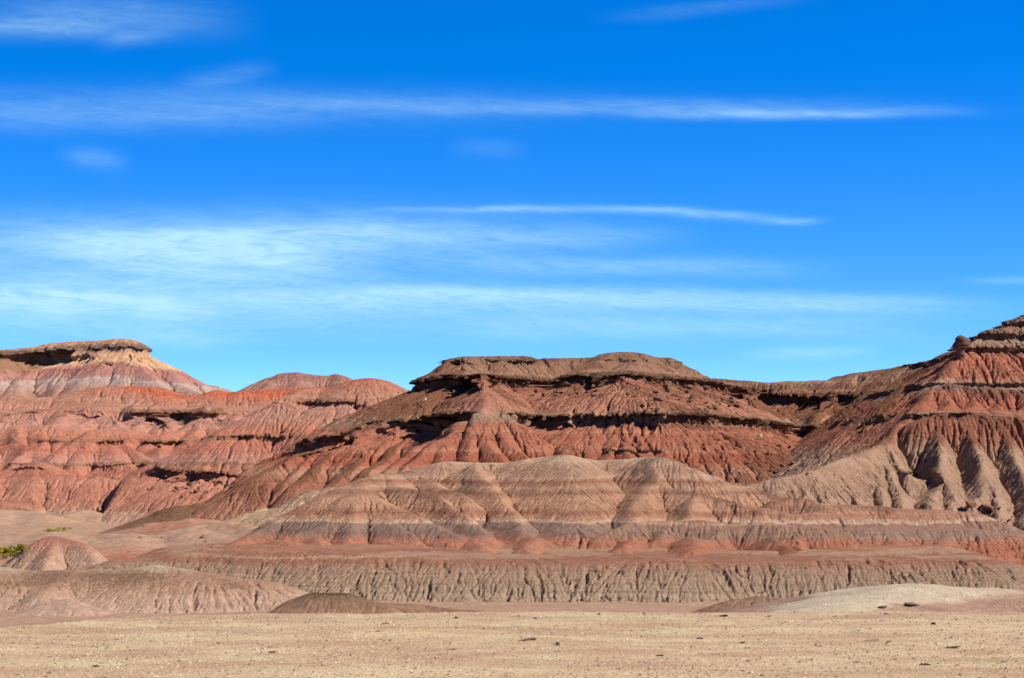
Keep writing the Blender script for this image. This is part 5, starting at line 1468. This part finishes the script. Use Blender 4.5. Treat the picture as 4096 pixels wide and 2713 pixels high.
def foliage_mesh(seed, w, hgt, leaves, mat):
    rs = np.random.RandomState(seed)
    d = rs.randn(leaves, 3)
    d /= np.linalg.norm(d, axis=1)[:, None]
    r = rs.rand(leaves) ** 0.45
    lobes = rs.randn(9, 3) * np.array([.30 * w, .25 * w, .12 * hgt]) + np.array([0, 0, .5 * hgt])
    lb = lobes[rs.randint(9, size=leaves)]
    c_ = lb + d * r[:, None] * np.array([.24 * w, .24 * w, .32 * hgt])
    c_[:, 2] = np.abs(c_[:, 2]) + 0.02
    s_ = 0.045 * w * (0.5 + rs.rand(leaves))
    t1 = rs.randn(leaves, 3); t1 /= np.linalg.norm(t1, axis=1)[:, None]
    t2 = np.cross(t1, rs.randn(leaves, 3)); t2 /= np.linalg.norm(t2, axis=1)[:, None] + 1e-6
    a_, b_, e_ = c_ + t1 * s_[:, None], c_ + t2 * s_[:, None] * .5, c_ - t1 * s_[:, None]
    co = np.stack([a_, b_, e_, c_ - t2 * s_[:, None] * .5], 1).reshape(-1, 3)
    q = np.arange(leaves * 4).reshape(-1, 4)
    o = mesh_obj('foliage', co, q, smooth=False)
    o.data.materials.append(mat)
    return o


def stems_mesh(seed, w, hgt):
    rs = np.random.RandomState(seed)
    co, q = [], []
    for _ in range(9):
        a_ = rs.rand() * 6.28
        tip = np.array([math.cos(a_) * .33 * w * rs.rand() ** .5, math.sin(a_) * .33 * w * rs.rand() ** .5, hgt * (.45 + .35 * rs.rand())])
        for k in range(4):
            t0, t1 = k / 4, (k + 1) / 4
            for t, rad in ((t0, .018 * w * (1 - .7 * t0)), (t1, .018 * w * (1 - .7 * t1))):
                c_ = tip * np.array([t ** 1.2, t ** 1.2, t])
                b0 = len(co)
                co += [(c_[0] + rad, c_[1], c_[2] - .03), (c_[0] - .5 * rad, c_[1] + .87 * rad, c_[2] - .03), (c_[0] - .5 * rad, c_[1] - .87 * rad, c_[2] - .03)]
            b0 = len(co) - 6
            for j in range(3):
                q.append((b0 + j, b0 + (j + 1) % 3, b0 + 3 + (j + 1) % 3, b0 + 3 + j))
    o = mesh_obj('stem', np.array(co), np.array(q))
    o.data.materials.append(T_WOOD)
    return o


def shrub(fx, fy, wpx, hpx, seed, label, mat, group=None, leaves=900):
    p = hit(fx, fy)
    if p is None:
        return
    w, hgt = wpx * p[1] / FPX, hpx * p[1] / FPX
    r_ = bpy.data.objects.new('shrub', None)
    C.collection.objects.link(r_)
    r_.location = (p[0], p[1], p[2] - 0.02)
    foliage_mesh(seed, w, hgt, leaves, mat).parent = r_
    stems_mesh(seed + 1, w, hgt).parent = r_
    tag(r_, label, "shrub", group)


shrub(-50, 2222, 80, 46, 11, "yellow green bush beyond the left end of the wash thicket", L_GREEN, None, 900)
shrub(14, 2222, 80, 34, 13, "yellow green bush at the outer end of the thicket beside the clay cone", L_GREEN, None, 1400)
shrub(52, 2218, 70, 36, 17, "tall middle bush of the green thicket beside the clay cone", L_GREEN, None, 1400)
shrub(88, 2206, 56, 30, 19, "rounded green bush of the thicket nearest the clay cone", L_GREEN, None, 1200)
shrub(24, 2234, 50, 18, 21, "low straw yellow bush along the foot of the green thicket", L_DRY, None, 700)
shrub(210, 2127, 50, 11, 23, "low flat green shrub, the widest on the far side of the wash", L_GREEN, None, 700)
shrub(252, 2123, 36, 14, 27, "round green shrub in the middle of the far row across the wash", L_GREEN, None, 700)
shrub(279, 2117, 18, 10, 29, "smallest green shrub at the end of the far row across the wash", L_GREEN, None, 400)
shrub(535, 2112, 18, 12, 31, "tiny dry shrub in front of the dark brown mound", L_DRY, None, 300)
shrub(570, 2107, 20, 10, 33, "tiny dry shrub closest to the dark brown mound", L_DRY, None, 300)
shrub(560, 2153, 24, 8, 35, "low dry shrub on the grey hump of the wash", L_DRY, None, 300)
shrub(360, 2175, 14, 7, 37, "speck of dry shrub behind the clay cone", L_DRY, None, 200)
shrub(2680, 1452, 18, 9, 41, "pale green shrub high on the mesa summit", L_DRY, None, 300)
shrub(2717, 1470, 20, 10, 43, "green shrub on the right shoulder of the mesa summit", L_GREEN, None, 300)
